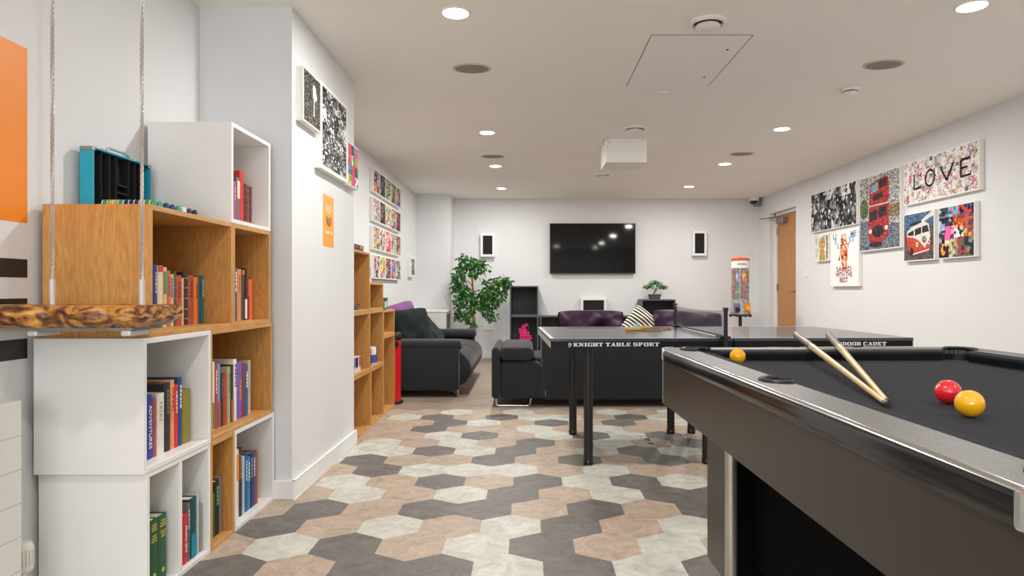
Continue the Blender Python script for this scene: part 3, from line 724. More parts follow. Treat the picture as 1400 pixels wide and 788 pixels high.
# hanging live-edge plank on two wire ropes
t = thing('hanging_plank', 'live-edge wooden plank hanging on two steel wire ropes at the left', 'hanging shelf', (-1.3, 2.0, .95))
m, nt, b = new_mat('bark_edge'); L_ = nt.links.new
tc = nt.nodes.new('ShaderNodeTexCoord'); mp = nt.nodes.new('ShaderNodeMapping'); mp.inputs['Scale'].default_value = (1.0, 1.0, 2.2); mp.inputs['Rotation'].default_value = (0, .5, 0); L_(tc.outputs['Object'], mp.inputs['Vector'])
n = nt.nodes.new('ShaderNodeTexNoise'); n.inputs['Scale'].default_value = 16; n.inputs['Detail'].default_value = 7; n.inputs['Distortion'].default_value = 1.5; L_(mp.outputs[0], n.inputs['Vector'])
r = nt.nodes.new('ShaderNodeValToRGB'); cr = r.color_ramp
cr.elements[0].position = .36; cr.elements[0].color = lin('2e1a10'); cr.elements[1].position = .72; cr.elements[1].color = lin('d8a552')
q = cr.elements.new(.46); q.color = lin('7a4a26'); q = cr.elements.new(.56); q.color = lin('b57b36')
L_(n.outputs['Fac'], r.inputs['Fac']); L_(r.outputs['Color'], b.inputs['Base Color']); b.inputs['Roughness'].default_value = .3
bp = nt.nodes.new('ShaderNodeBump'); bp.inputs['Strength'].default_value = .6; bp.inputs['Distance'].default_value = .01; L_(n.outputs['Fac'], bp.inputs['Height']); L_(bp.outputs['Normal'], b.inputs['Normal'])
bark = m
pk = MB(); nx = 40; ny = 6
xs_ = [-1.60+(.50)*i/nx for i in range(nx+1)]
zt, zb = .987, .922
for i, x in enumerate(xs_):
    endt = max(0, (x+1.14)/.04)
    yf = 1.905+.010*math.sin(x*31)+.006*math.sin(x*77+1)
    yb_ = 2.115+.006*math.sin(x*23)
    pin = 1-.12*min(1, endt)
    zt_ = zt-.002*math.sin(x*40); zb_ = zb+(.022*endt if x > -1.14 else 0)
    sec = [(yf+.010, zt_), (yf-.004, zt_-.010), (yf-.008, (zt_+zb_)/2), (yf+.004, zb_+.008), (yf+.016, zb_), (yb_-.01, zb_), (yb_+.004, (zt_+zb_)/2), (yb_-.008, zt_)]
    for (y, z) in sec: pk.v.append((x, y+.004*math.sin(x*90+z*200), z))
ns = 8
for i in range(nx):
    for k in range(ns): pk.f.append([i*ns+k, i*ns+(k+1) % ns, (i+1)*ns+(k+1) % ns, (i+1)*ns+k]); pk.mi.append(0)
pk.f.append(list(range(ns))); pk.mi.append(0); pk.f.append([nx*ns+k for k in range(ns)]); pk.mi.append(0)
pk.build('plank', bark, t, smooth=True, angle=60)
MB().box(-1.60, -1.15, 1.93, 2.09, .914, .9225).build('support_strip', steel, t)
ropem = mat('wire_rope', 'aaa6a0', .4, metal=.3, vary=.3, scale=400); clearm = mat('clear_sleeve', 'c2c0bc', .15, vary=.05, spec=.8)
for x in (-1.440, -1.168):
    g = MB(); strands = 3; N = 170; zz0, zz1 = 1.06, CEIL-.006
    for s in range(strands):
        pts = []
        for i in range(N+1):
            z = zz0+(zz1-zz0)*i/N; a = z*2*PI/.05+s*2*PI/3
            pts.append((x+.0028*math.cos(a), 2.01+.0028*math.sin(a), z))
        g.tube(pts, .0030, n=5)
    g.build('wire_rope', ropem, t, smooth=True)
    MB().cyl((x, 2.01, .986), (x, 2.01, 1.065), .0085, n=16).build('sleeve', clearm, t, smooth=True)
    MB().lathe((x, 2.01, CEIL-.0), [(.022, 0), (.02, -.012), (.006, -.02)], 20).build('ceiling_fixing', steel, t, smooth=True)
    MB().box(x-.014, x+.014, 1.925, 2.03, .898, .914).build('cable_clip', clearm, t, bevel=.004)

# ------------------------------------------------------------------ wall art
class Art:
    """flat print on a canvas; u runs left to right as seen, v upward (0..1)"""
    def __init__(s, side, xf_, ya, yb, z0, z1, margin):
        s.side = side; s.x = xf_; w = abs(yb-ya); h = z1-z0
        s.yl = (yb if side == 'R' else ya); s.d = -1 if side == 'R' else 1
        s.n = -1 if side == 'R' else 1
        s.yl += s.d*margin; s.w = w-2*margin; s.z0 = z0+margin; s.h = h-2*margin
        s.mb = MB(); s.uv = []; s.mats = []; s.lv = 0
    def P(s, u, v, l): return (s.x+s.n*(.0004+.00012*l), s.yl+s.d*u*s.w, s.z0+v*s.h)
    def poly(s, pts, m):
        if m not in s.mats: s.mats.append(m)
        s.mb.add([s.P(u, v, s.lv) for u, v in pts], [tuple(range(len(pts)))], s.mats.index(m)); s.uv += [tuple(p) for p in pts]; s.lv += 1
        return s
    def rect(s, a, b_, c, d, m): return s.poly([(a, c), (b_, c), (b_, d), (a, d)], m)
    def ell(s, u, v, ru, rv, m, n=20): return s.poly([(u+ru*math.cos(2*PI*i/n), v+rv*math.sin(2*PI*i/n)) for i in range(n)], m)
    def stroke(s, pts, wd, m):
        ar = s.w/s.h
        for (a, b_) in zip(pts, pts[1:]):
            dx, dy = (b_[0]-a[0])*ar, b_[1]-a[1]; L = math.hypot(dx, dy) or 1; nx_, ny_ = -dy/L*wd/2/ar, dx/L*wd/2
            s.poly([(a[0]+nx_, a[1]+ny_), (a[0]-nx_, a[1]-ny_), (b_[0]-nx_, b_[1]-ny_), (b_[0]+nx_, b_[1]+ny_)], m)
        return s
    def text(s, txt, u, v, size, m, parent, xs=1.0, maxw=None, bold=0.0, rot=0):
        X = Vector((0, s.d, 0)); Y = Vector((0, 0, 1)); Z = X.cross(Y)
        p = Vector(s.P(u, v, 0)); p.x = s.x+s.n*.0016
        M = Matrix((( X.x, Y.x, Z.x, p.x), (X.y, Y.y, Z.y, p.y), (X.z, Y.z, Z.z, p.z), (0, 0, 0, 1)))
        return text_mesh(txt, size, m, 'lettering', parent, M, maxw=maxw, bold=bold, xs=xs, thick=.0001)
    def done(s, parent, name='print'): return s.mb.build(name, s.mats, parent, uvs=s.uv)
def canvas(label, side, xw, xf_, ya, yb, z0, z1, margin, name='canvas_print', cat='picture', group=None):
    t = thing(name, label, cat, (xw, (ya+yb)/2, (z0+z1)/2), group=group)
    MB().box(min(xw, xf_), max(xw, xf_), ya, yb, z0, z1).build('stretched_canvas', frame_m, t, bevel=.002)
    return t, Art(side, xf_, ya, yb, z0, z1, margin)
GREY = ['0c0c0c', '6a6a6a', 'c0c0c0', '242424', '8a8a8a', '3c3c3c', 'e4e4e4', '121212']
bw_m = mosaic_mat('bw_collage', 9, 4, GREY, (4, 3), .55)
bw_f = mosaic_mat('bw_collage_fine', 6, 9, GREY, (4, 4), .55)
VIV = ['c8303c', '2d5fa8', 'e9c23a', '1f8a5a', 'e8e2da', 'd8578f', '2a2a30', 'e98a2c', '5a3a86', '7cc0d8']
# --- right wall
XF = XR-.04
t, a = canvas('wide black and white photo collage canvas at the left of the right wall group', 'R', XR, XF, 7.06, 8.19, 1.745, 2.215, .008)
a.rect(0, 1, 0, 1, bw_m).done(t)
t, a = canvas('small canvas with a golden figure, below the black and white collage', 'R', XR, XF, 7.71, 8.08, 1.385, 1.705, .008)
gold = mosaic_mat('gold_figure', 12, 12, ['b8924c', 'd6b878', '8c6a34', 'c8a864'], 2, .5); cream = mosaic_mat('cream_ground', 5, 6, ['dcd8cc', 'c8c4ba', 'ece8de', 'bfb8a8'], 3, .5)
a.rect(0, 1, 0, 1, cream).ell(.52, .66, .24, .26, gold).poly([(.3, .02), (.75, .02), (.66, .5), (.4, .5)], gold).rect(.86, .93, .05, .95, mat('print_black', '1c1c1c', .6)).done(t)
t, a = canvas('tall white canvas of colourful words ending in WITH THE BEST', 'R', XR, XF, 7.02, 7.67, 1.08, 1.695, .006)
wp = mat('print_white', 'f4f2ee', .6, vary=.01)
a.rect(0, 1, 0, 1, wp)
cy_ = mosaic_mat('word_cyan', 14, 10, ['4aa8c8', '2a6f90', '7cc4d8', '3a3a40', 'd8623a'], 2, .4)
orr = mosaic_mat('word_orange', 12, 16, ['e8843a', 'f0b074', 'c84a2a', '6a2f22', 'f4dcc0'], 2, .5)
rd = mosaic_mat('word_red', 14, 12, ['c8282c', '1c2a3a', 'a02024', '2c6aa0'], 2, .3)
a.poly([(.40, .95), (.58, .95), (.64, .62), (.60, .30), (.46, .30), (.36, .6)], orr)
a.poly([(.36, .62), (.30, .48), (.34, .46), (.42, .56)], orr)
a.done(t)
for tx, v, sz, mw, mm, u in (('LI', .93, .085, .13, cy_, .16), ('ME', .93, .085, .16, cy_, .84), ('S', .83, .085, .07, cy_, .20), ('ST', .83, .085, .16, cy_, .78), ('L', .74, .08, .06, cy_, .30), ('T', .72, .08, .06, mat('print_navy', '203050', .6), .66),
                         ('SAILED', .305, .075, .44, rd, .5), ('WITH THE', .205, .075, .48, rd, .5), ('BEST', .105, .075, .24, rd, .5)):
    a.text(tx, u, v, sz, mm if mm not in (cy_, rd) else (mat('word_cyan_flat', '3f93b4', .6, vary=.5, scale=40) if mm is cy_ else mat('word_red_flat', '8e2a34', .6, vary=.7, scale=30)), t, maxw=mw*.80, xs=1.5, bold=.0015)
t, a = canvas('canvas mosaic of a red double-decker bus on a grey street', 'R', XR, XF, 6.235, 7.0, 1.44, 2.21, .010)
st = mosaic_mat('stone_mosaic', 40, 70, ['8a8c8c', 'c8c8c4', '5a5c60', 'a8a6a0', 'dcdad4', '6c6a66'], 1.2, .4)
ground = mosaic_mat('road_mosaic', 44, 80, ['6c7480', '4a505a', '98a0a8', '3a3e46', '7a8490'], 1.2, .4)
redm = mosaic_mat('red_mosaic', 44, 80, ['a8262c', 'cc3a3a', '7c1c22', 'b42c30', '6a3434', 'c8605a'], 1.2, .4)
drk = mosaic_mat('dark_mosaic', 44, 80, ['1c1e24', '3c3a40', '101014', '5c3a3a', '2c3038'], 1.2, .4)
blu = mosaic_mat('blue_mosaic', 44, 80, ['6a9cc0', '9cc0d8', '4a7aa0', 'b8d0dc'], 1.2, .4)
grn = mosaic_mat('green_mosaic', 40, 70, ['3a5234', '5c7448', '2a3c28', '7a8a5c'], 1.2, .4)
yel = mosaic_mat('ochre_mosaic', 40, 70, ['8a7a4c', 'b09a60', '5a5238', '6c6a66'], 1.2, .4)
a.rect(0, 1, 0, 1, st).poly([(0, 0), (1, 0), (1, .30), (0, .42)], ground).ell(.115, .57, .115, .14, grn).rect(.68, 1, .40, .56, yel)
a.poly([(.25, .56), (.70, .60), (.76, .66), (.74, .92), (.66, .96), (.48, .93), (.27, .88)], redm)
a.poly([(.30, .76), (.48, .79), (.48, .90), (.30, .86)], blu).poly([(.51, .80), (.69, .83), (.69, .93), (.51, .91)], drk).poly([(.36, .65), (.60, .68), (.60, .755), (.36, .73)], drk)
a.poly([(.23, .17), (.30, .09), (.62, .09), (.74, .18), (.76, .60), (.25, .56)], redm)
a.poly([(.27, .38), (.46, .40), (.46, .54), (.27, .51)], drk).poly([(.50, .41), (.70, .43), (.70, .57), (.50, .55)], drk)
a.ell(.48, .24, .15, .08, drk).ell(.29, .25, .04, .03, mat('lamp_print', 'e4dccc', .5)).ell(.69, .27, .04, .03, mat('lamp_print', 'e4dccc', .5)).ell(.42, .065, .17, .04, drk)
a.rect(.25, .75, .585, .6, mat('print_pale', 'd6cfc4', .6)).done(t)
t, a = canvas('wide white collage canvas spelling LOVE in black', 'R', XR, XF, 5.15, 6.18, 1.82, 2.215, .012)
lv = mosaic_mat('love_collage', 26, 10, ['e8e2dc', 'd8a8b0', 'f0ece6', '9a9aa0', 'e0d8c8', 'c8c8cc', 'e9e5e0', 'c86a80', 'b8a888', 'dcd6d0', '60606a', 'eae6e0'], 2.5, .35)
a.rect(0, 1, 0, 1, lv)
lb = mosaic_mat('love_black', 52, 20, ['0e0e10', '1c1a1e', '060608', '2c282c'], 1.5, .3)
a.stroke([(.155, .66), (.155, .32), (.26, .34)], .055, lb).stroke([(.13, .67), (.18, .67)], .02, lb).stroke([(.26, .31), (.26, .40)], .02, lb)
pts = [(.39+.065*math.cos(2*PI*i/20), .50+.185*math.sin(2*PI*i/20)) for i in range(21)]; a.stroke(pts, .052, lb)
a.stroke([(.54, .66), (.62, .34), (.70, .68)], .052, lb).stroke([(.51, .67), (.57, .67)], .02, lb).stroke([(.67, .69), (.73, .69)], .02, lb)
a.stroke([(.80, .33), (.80, .70), (.91, .70)], .055, lb).stroke([(.80, .52), (.88, .52)], .045, lb).stroke([(.80, .33), (.92, .34)], .045, lb).stroke([(.91, .70), (.91, .63)], .02, lb).stroke([(.92, .33), (.92, .41)], .02, lb)
a.done(t)
t, a = canvas('canvas mosaic of a red and white camper van under a blue sky', 'R', XR, XF, 5.715, 6.18, 1.30, 1.74, .010)
sky = mosaic_mat('sky_mosaic', 60, 60, ['3a5c84', '5478a0', '2c4870', '7c98b4', '24344c'], 1.3, .4)
vw_r = mosaic_mat('van_red', 60, 60, ['c84a34', 'b83a28', 'd86448', 'a83424'], 1.3, .4); vw_w = mosaic_mat('van_white', 60, 60, ['e0dcd4', 'f0ece6', 'c8c4bc', 'd4ccc4'], 1.3, .4)
rdk = mosaic_mat('van_road', 60, 60, ['4a3c40', '2c282c', '6c5c5c', '8c7c7c', '3a3034'], 1.3, .4)
a.rect(0, 1, 0, 1, sky).poly([(0, 0), (1, 0), (1, .70), (.75, .66), (0, .60)], rdk).poly([(.62, .78), (1, .9), (1, 1), (.95, 1), (.6, .84)], vw_w)
a.poly([(.10, .55), (.10, .62), (.25, .72), (.70, .80), (.84, .74), (.90, .48), (.88, .22), (.72, .14), (.35, .14), (.16, .24)], vw_w)
a.poly([(.08, .52), (.34, .48), (.50, .42), (.72, .24), (.72, .14), (.35, .14), (.14, .24)], vw_r).poly([(.72, .24), (.90, .46), (.90, .24), (.80, .15), (.72, .14)], vw_r)
a.poly([(.38, .52), (.60, .56), (.60, .70), (.38, .66)], drk).poly([(.63, .56), (.86, .58), (.80, .72), (.63, .70)], drk).poly([(.14, .54), (.34, .53), (.34, .65), (.14, .60)], drk)
pts = [(.70+.065*math.cos(2*PI*i/18), .42+.065*math.sin(2*PI*i/18)) for i in range(19)]; ink = mat('print_ink', '35323a', .6)
a.stroke(pts, .014, ink).stroke([(.65, .46), (.68, .37), (.70, .42), (.72, .37), (.75, .46)], .012, ink).stroke([(.68, .475), (.70, .43), (.72, .475)], .012, ink)
for u, v in ((.47, .33), (.86, .36)): a.ell(u, v, .045, .055, mat('lamp_print', 'e4dccc', .5)).ell(u, v, .02, .025, ink)
a.stroke([(.30, .12), (.88, .20)], .03, vw_w).ell(.28, .18, .06, .09, drk).poly([(.18, .74), (.55, .80), (.58, .84), (.28, .80)], drk)
a.done(t)
t, a = canvas('canvas of bright street art pictures, nearest on the lower right', 'R', XR, XF, 5.20, 5.66, 1.30, 1.74, .010)
SA = [mosaic_mat('street_%d' % i, 3+i % 3, 4, p, 3.2, .6) for i, p in enumerate([
    ['3a4a5a', 'e0d8c8', '6a8a9c', '1c1c22'], ['62b8cc', '9ad4dc', 'e85a8c', '2a6a80'], ['3a2a6a', 'c84a3a', '5a5a9a', '1c1c30'], ['2a3a6a', '8a9ac0', '141c34', 'b8c0d8'],
    ['e8963a', 'f0b86a', 'c84a2a', '8a3a22'], ['a83a2a', '8a2a2c', 'c8643a', '6a3a6a'], ['d83a8c', 'e86aa8', '7a2a6a', 'f0a0c0'], ['e8e6e2', 'c8c6c2', '3a3a3a', 'f0eeea'],
    ['3a8a5a', 'e8b83a', '6a4a8a', 'c85a3a'], ['1c1c24', '3a3a4a', 'a0a0a8', '141418'], ['e89a2a', '5a2a5a', '2a1c2c', 'f0b84a'], ['c8a04a', '3a6aa0', 'e0c878', '6a8ab0'], ['2a3038', '5a6a4a', 'a8484a', '8a8a7a']])]
lay = [(0, .28, .80, 1, 0), (.28, .60, .76, 1, 1), (.60, 1, .80, 1, 2), (0, .18, .50, .80, 3), (.18, .42, .62, .80, 9), (.42, .68, .58, .80, 4), (.68, 1, .52, .80, 5), (.18, .45, .34, .62, 6), (.45, .72, .36, .58, 7), (.72, 1, .30, .54, 8), (0, .18, .26, .50, 9), (0, .3, 0, .28, 10), (.3, .55, 0, .36, 11), (.55, 1, .0, .38, 12)]
for u0, u1, v0, v1, k in lay: a.rect(u0, u1, v0, v1, SA[k])
a.done(t)
# --- pillar
PF, PX = -1.125, -1.163
t, a = canvas('small speckled dark canvas with a white figure, top left on the pillar', 'L', PX, PF, 3.335, 3.615, 1.892, 2.168, .008)
spk = mosaic_mat('speckle_dark', 30, 34, ['18181c', '4a4a4c', '101014', '7a766c', '2a2a32', '8a826c', '242426'], 1.3, .5)
a.rect(0, 1, 0, 1, spk).ell(.62, .74, .10, .10, wp).ell(.66, .62, .13, .09, wp).stroke([(.62, .70), (.6, .2)], .05, wp).done(t)
t, a = canvas('large black and white cityscape collage canvas on the pillar', 'L', PX, PF, 3.625, 4.15, 1.705, 2.185, .022)
a.rect(0, 1, 0, 1, bw_f).done(t)
t, a = canvas('small bright colour-block canvas at the right edge of the pillar', 'L', PX, PF, 4.165, 4.42, 1.700, 1.978, .010)
cb = ['d83a50', '2c2c34', 'e8c83a', 'e04a70', 'e8e4de', 'c8a23a', '38a0c0', 'd84a78', '3a6a4a', '2a9a5a', 'e0507a', '5a3a8a']
for i in range(3):
    for j in range(4):
        k = j*3+i; a.rect(i/3, (i+1)/3, 1-(j+1)/4, 1-j/4, mosaic_mat('block_%d' % k, 2, 2, [cb[k], cb[k], cb[(k+5) % 12], cb[k]], 4, .35))
a.done(t)
t = thing('orange_notice', 'orange paper notice with a dark emblem on the pillar', 'notice', (PX, 3.88, 1.43))
MB().box(PX, PX+.0012, 3.78, 3.985, 1.288, 1.588).build('sheet', mat('notice_orange', 'f6a01e', .55, vary=.03), t)
a = Art('L', PX+.0012, 3.78, 3.985, 1.288, 1.588, 0)
nw = mat('notice_white', 'f6ead2', .6, vary=.02); nk = mat('notice_ink', '4a3418', .6)
for v, l in ((.80, .56), (.755, .68), (.71, .74), (.665, .30)): a.rect(.5-l/2, .5+l/2, v-.008, v+.008, nw)
for k, v in enumerate((.57, .535, .50, .465)):
    a.stroke([(.30, v+.02), (.42, v-.012), (.56, v-.018), (.70, v+.02)], .011, nk)
a.stroke([(.28, .59), (.32, .46), (.5, .405), (.68, .46), (.72, .59)], .014, nk)
a.done(t, 'emblem'); a.rect(.4, .6, .055, .065, nk)
a.text('THANK YOU', .5, .27, .028, nw, t, maxw=.15, bold=.0012, xs=1.2)
# --- alcove grid of canvases: four rows of five
AX, AF = XL, XL+.042
ally = 6.83; step = .292
sets = [['c87a4a', '3a3a6a', '8a4a3a', 'e0b080', '5a7ac0'], ['20242a', '4a5058', '101418', '8a9098'], ['3a8a9a', '8aa03a', 'c8c8d0', '2a5a3a', 'd86a4a'], ['6a6a4a', 'a0a080', '3a3a30', 'c0a860'], ['8a3a4a', 'e0a83a', '4a6aa8', '7a4ab0', '3a9a5a'],
        ['e04a8a', 'e8e0e0', '3ab060', '8ad0c0', 'b03a6a'], ['3a2a2c', '7a5a54', '1c1618', 'a08078'], ['2ac0b0', 'e8d83a', 'e0e0e8', 'c83a3a', '3a4ab0'], ['a05a4a', 'c8b898', '6a3a3a', 'e0d0b0'], ['6a2a3a', '9a5a6a', '3a1a24', 'b88a90'],
        ['c8783a', '8a9aa8', '3a4a5a', 'e8c83a', 'd0b0b0'], ['e0e0e4', '2a2a2e', '8a8a90', 'c0c0c0', 'c8a84a'], ['e04a4a', 'e8a0a0', 'c82a3a', 'f0d8d8'], ['b0aca4', '6a645c', 'd8d4cc', '8c5a5a'], ['8a7a6a', '4a3a34', 'c0b0a0', 'b04a3a'],
        ['e8e0e0', 'b83a4a', '2a2a34', 'c8c0c0', '8a8a98'], ['3ac040', 'e8e03a', '8ad0e0', 'd03a4a', 'e87ab0'], ['8a3a3a', 'c8b0a0', '4a2a28', 'a05a4a'], ['a03a4a', '5a9ad0', 'e0a060', '6a4a8a', 'c8c0c8'], ['20201e', 'b8b4b0', '60605c', 'e4e0dc']]
rows_ = [(2.055, 2.305), (1.755, 2.005), (1.460, 1.712), (1.160, 1.412)]
rn = ['top', 'second', 'third', 'bottom']; cn_ = ['first from the left', 'second from the left', 'middle', 'fourth from the left', 'last at the right']
for ri, (z0, z1) in enumerate(rows_):
    for ci in range(5):
        ya = ally+ci*step; k = ri*5+ci
        t, a = canvas('small colour collage canvas in the alcove grid, %s row, %s' % (rn[ri], cn_[ci]), 'L', AX, AF, ya, ya+step-.004, z0, z1, .012, group='canvases in the alcove grid')
        a.rect(0, 1, 0, 1, mosaic_mat('grid_art_%d' % k, 2+k % 2, 3+k % 3, sets[k], 3.5, .6)).done(t)
t, a = canvas('white-edged canvas seen almost edge-on at the far end of the alcove wall', 'L', AX, AX+.05, 9.0, 9.3, 1.22, 1.50, .03)
a.rect(0, 1, 0, 1, bw_f).done(t)

# ------------------------------------------------------------------ back wall
t = thing('television', 'large black flat television on the back wall', 'television', (1.0, YB, 1.67))
MB().box(.352, 1.655, YB-.075, YB-.035, 1.292, 2.058).build('body', black_m, t, bevel=.004)
MB().box(.362, 1.645, YB-.0765, YB-.0745, 1.306, 2.048).build('screen', mat('screen_glass', '0a0b0d', .05, vary=.0, spec=.4), t)
MB().box(.75, 1.25, YB-.035, YB, 1.45, 1.9).build('wall_bracket', black_m, t)
def wall_speaker(label, x0, x1, z0, z1):
    t = thing('wall_speaker', label, 'speaker', ((x0+x1)/2, YB, (z0+z1)/2), group=None)
    b_ = .035
    m_ = MB(); m_.box(x0, x1, YB-.085, YB, z0, z0+b_); m_.box(x0, x1, YB-.085, YB, z1-b_, z1); m_.box(x0, x0+b_, YB-.085, YB, z0+b_, z1-b_); m_.box(x1-b_, x1, YB-.085, YB, z0+b_, z1-b_)
    m_.build('white_frame', skirt_m, t, bevel=.003)
    MB().box(x0+b_, x1-b_, YB-.072, YB-.01, z0+b_, z1-b_).build('black_grille', mat('grille_black', '1a1a1b', .9, vary=.15, scale=300), t)
wall_speaker('upright white-framed black wall speaker left of the television', -.70, -.485, 1.55, 1.905)
wall_speaker('upright white-framed black wall speaker right of the television', 2.52, 2.735, 1.565, 1.94)
wall_speaker('white-framed black wall speaker lying sideways under the television', .825, 1.21, .70, .925)
def gunit(label, x0, x1, z0, z1): return cube_unit('cube_shelf', label, grey_unit, grey_unit, x0, x1, 9.77, 10.11, z0, z1, openx=False, back=grey_dark)
gunit('dark grey cube shelf standing on top at the left of the back wall unit', -.247, .172, .6605, 1.105)
gunit('tall dark grey shelf on the floor at the left, behind the pink orchid', -.247, .172, .0, .66)
gunit('low dark grey shelf just right of the tall stack, below the long purple cushion', .20, .685, .0, .66)
gunit('low dark grey shelf behind the left half of the sofa, under the sideways speaker', .69, 1.185, .0, .66)
gunit('low dark grey shelf behind the striped cushion', 1.19, 1.685, .0, .66)
gunit('low dark grey shelf carrying the small bonsai cube', 1.695, 2.20, .0, .66)
gunit('small dark grey cube shelf on top at the right, under the bonsai', 1.695, 2.20, .6605, .905)
t = thing('magazine', 'grey book lying flat in the cube shelf under the bonsai', 'book', (2.05, 9.9, .68))
MB().box(1.93, 2.16, 9.80, 10.05, .679, .705).build('pages', pages_m, t); MB().box(1.925, 2.165, 9.795, 10.055, .7055, .71).build('cover', steel, t)
# bonsai
t = thing('bonsai', 'small green artificial bonsai in a dark pot on the grey cube shelf', 'plant', (1.92, 9.92, .905))
MB().prism([(1.83, .981), (1.852, .9055), (1.988, .9055), (2.01, .981)], 'y', 9.87, 9.99).build('pot', mat('pot_dark', '3e3c3b', .6), t, bevel=.004)
MB().tube([(1.91, 9.93, .975), (1.915, 9.93, 1.01), (1.945, 9.93, 1.04), (1.935, 9.93, 1.07), (1.96, 9.93, 1.10)], .01, radii=[.012, .010, .009, .008, .005]).tube([(1.93, 9.93, 1.04), (1.87, 9.93, 1.075), (1.82, 9.93, 1.085)], .005).tube([(1.945, 9.93, 1.06), (2.02, 9.93, 1.07), (2.07, 9.93, 1.06)], .005).build('trunk', mat('bark_brown', '4a3426', .8), t, smooth=True)
leafg = mat('leaf_green', '2f7a22', .55, vary=.35, scale=30)
g = MB(); rr = random.Random(3)
def tuft(mb, c, rx_, ry_, rz_, n, ln, wd, rr, droop=0.0):
    for i in range(n):
        u = rr.random()*2*PI; w = math.acos(2*rr.random()-1); q = rr.random()**.4
        p = Vector((c[0]+rx_*q*math.sin(w)*math.cos(u), c[1]+ry_*q*math.sin(w)*math.sin(u), c[2]+rz_*q*math.cos(w)))
        d = Vector((rr.uniform(-1, 1), rr.uniform(-1, 1), rr.uniform(-1, .8)-droop)).normalized()
        s_ = d.cross(Vector((rr.uniform(-1, 1), rr.uniform(-1, 1), rr.uniform(-1, 1)))).normalized(); up = s_.cross(d)
        l = ln*rr.uniform(.7, 1.2); w_ = wd*rr.uniform(.7, 1.2)
        vs = [p, p+d*l*.3+s_*w_+up*w_*.4, p+d*l*.3-s_*w_+up*w_*.4, p+d*l*.3, p+d*l*.7+s_*w_*.8+up*w_*.3-up*0, p+d*l*.7-s_*w_*.8+up*w_*.3, p+d*l*.7, p+d*l]
        mb.add(vs, [(0, 1, 3), (0, 3, 2), (1, 4, 6, 3), (3, 6, 5, 2), (4, 7, 6), (6, 7, 5)])
for c, rx_, rz_, n in (((1.82, 9.93, 1.09), .075, .03, 130), ((1.92, 9.93, 1.15), .085, .035, 150), ((2.05, 9.93, 1.085), .07, .03, 120), ((1.87, 9.93, 1.12), .04, .03, 50), ((2.0, 9.93, 1.12), .045, .03, 60)):
    tuft(g, c, rx_, .05, rz_, n, .028, .006, rr)
g.build('foliage', leafg, t)
# pink orchid
t = thing('orchid', 'bright pink artificial orchid standing in front of the tall grey shelf', 'plant', (.02, 9.62, 0))
MB().lathe((.02, 9.62, 0), [(.06, 0), (.08, .14), (.074, .14), (.06, .12), (.001, .12)], 24).build('pot', mat('pot_dark', '3e3c3b', .6), t, smooth=True)
MB().tube([(.02, 9.62, .12), (.035, 9.62, .30), (.03, 9.62, .52), (-.02, 9.6, .555), (-.06, 9.59, .50)], .004).build('stem', mat('stem_green', '4f6a2a', .6), t, smooth=True)
g = MB(); lf = MB()
pinkm = mat('orchid_pink', 'd81a70', .5, vary=.25, scale=30)
for (dx, dz, s_) in ((-.06, .51, .04), (-.10, .46, .045), (-.05, .455, .045), (-.08, .40, .05), (-.02, .41, .05), (-.09, .345, .045), (-.04, .35, .055), (.02, .355, .045), (-.06, .29, .045), (-.10, .30, .03), (-.02, .30, .04), (-.05, .245, .04), (-.09, .25, .03), (-.02, .54, .025)):
    c0 = Vector((.02+dx, 9.58-rnd.random()*.03, dz)); tilt = rnd.uniform(-.4, .4)
    for k in range(5):
        a_ = 2*PI*k/5+tilt; d = Vector((math.cos(a_), -.25, math.sin(a_))).normalized(); sd = d.cross(Vector((0, 1, 0))).normalized()
        w_ = s_*.42
        g.add([c0, c0+d*s_*.5+sd*w_, c0+d*s_, c0+d*s_*.5-sd*w_, c0+d*s_*.55+Vector((0, -.006, 0))], [(0, 1, 4), (1, 2, 4), (2, 3, 4), (3, 0, 4)])
    g.sphere(c0+Vector((0, -.008, 0)), s_*.16, 5)
g.build('blossoms', pinkm, t)
for a_ in (0.3, 1.6, 2.9, 4.2, 5.3): lf.add([(.02, 9.62, .12), (.02+.06*math.cos(a_)-.02*math.sin(a_), 9.62+.06*math.sin(a_)+.02*math.cos(a_), .17), (.02+.15*math.cos(a_), 9.62+.15*math.sin(a_), .16), (.02+.06*math.cos(a_)+.02*math.sin(a_), 9.62+.06*math.sin(a_)-.02*math.cos(a_), .17)], [(0, 1, 2, 3)])
lf.build('leaf', leafg, t)

# white boxed-in casing in the far left corner
t = thing('corner_cabinet', 'low white cabinet with a dark vent side in the far left corner', 'cabinet', (-1.37, 9.43, 0))
MB().box(-1.60, -1.12, 9.2, 9.655, 0, .735).build('body', mat('cabinet_white', 'd9d8d3', .45, vary=.01), t, bevel=.003)
MB().box(-1.615, -1.105, 9.185, 9.658, .7355, .76).build('top', skirt_m, t, bevel=.003)
q = MB().box(-1.1195, -1.116, 9.24, 9.62, .08, .70); 
q.build('vent_panel', mat('vent_grey', '5a5a58', .7), t)
g = MB()
for i in range(20): g.box(-1.1165, -1.112, 9.25, 9.61, .10+i*.03, .108+i*.03)
g.build('vent_slat', mat('vent_slat', '7c7b76', .5), t)

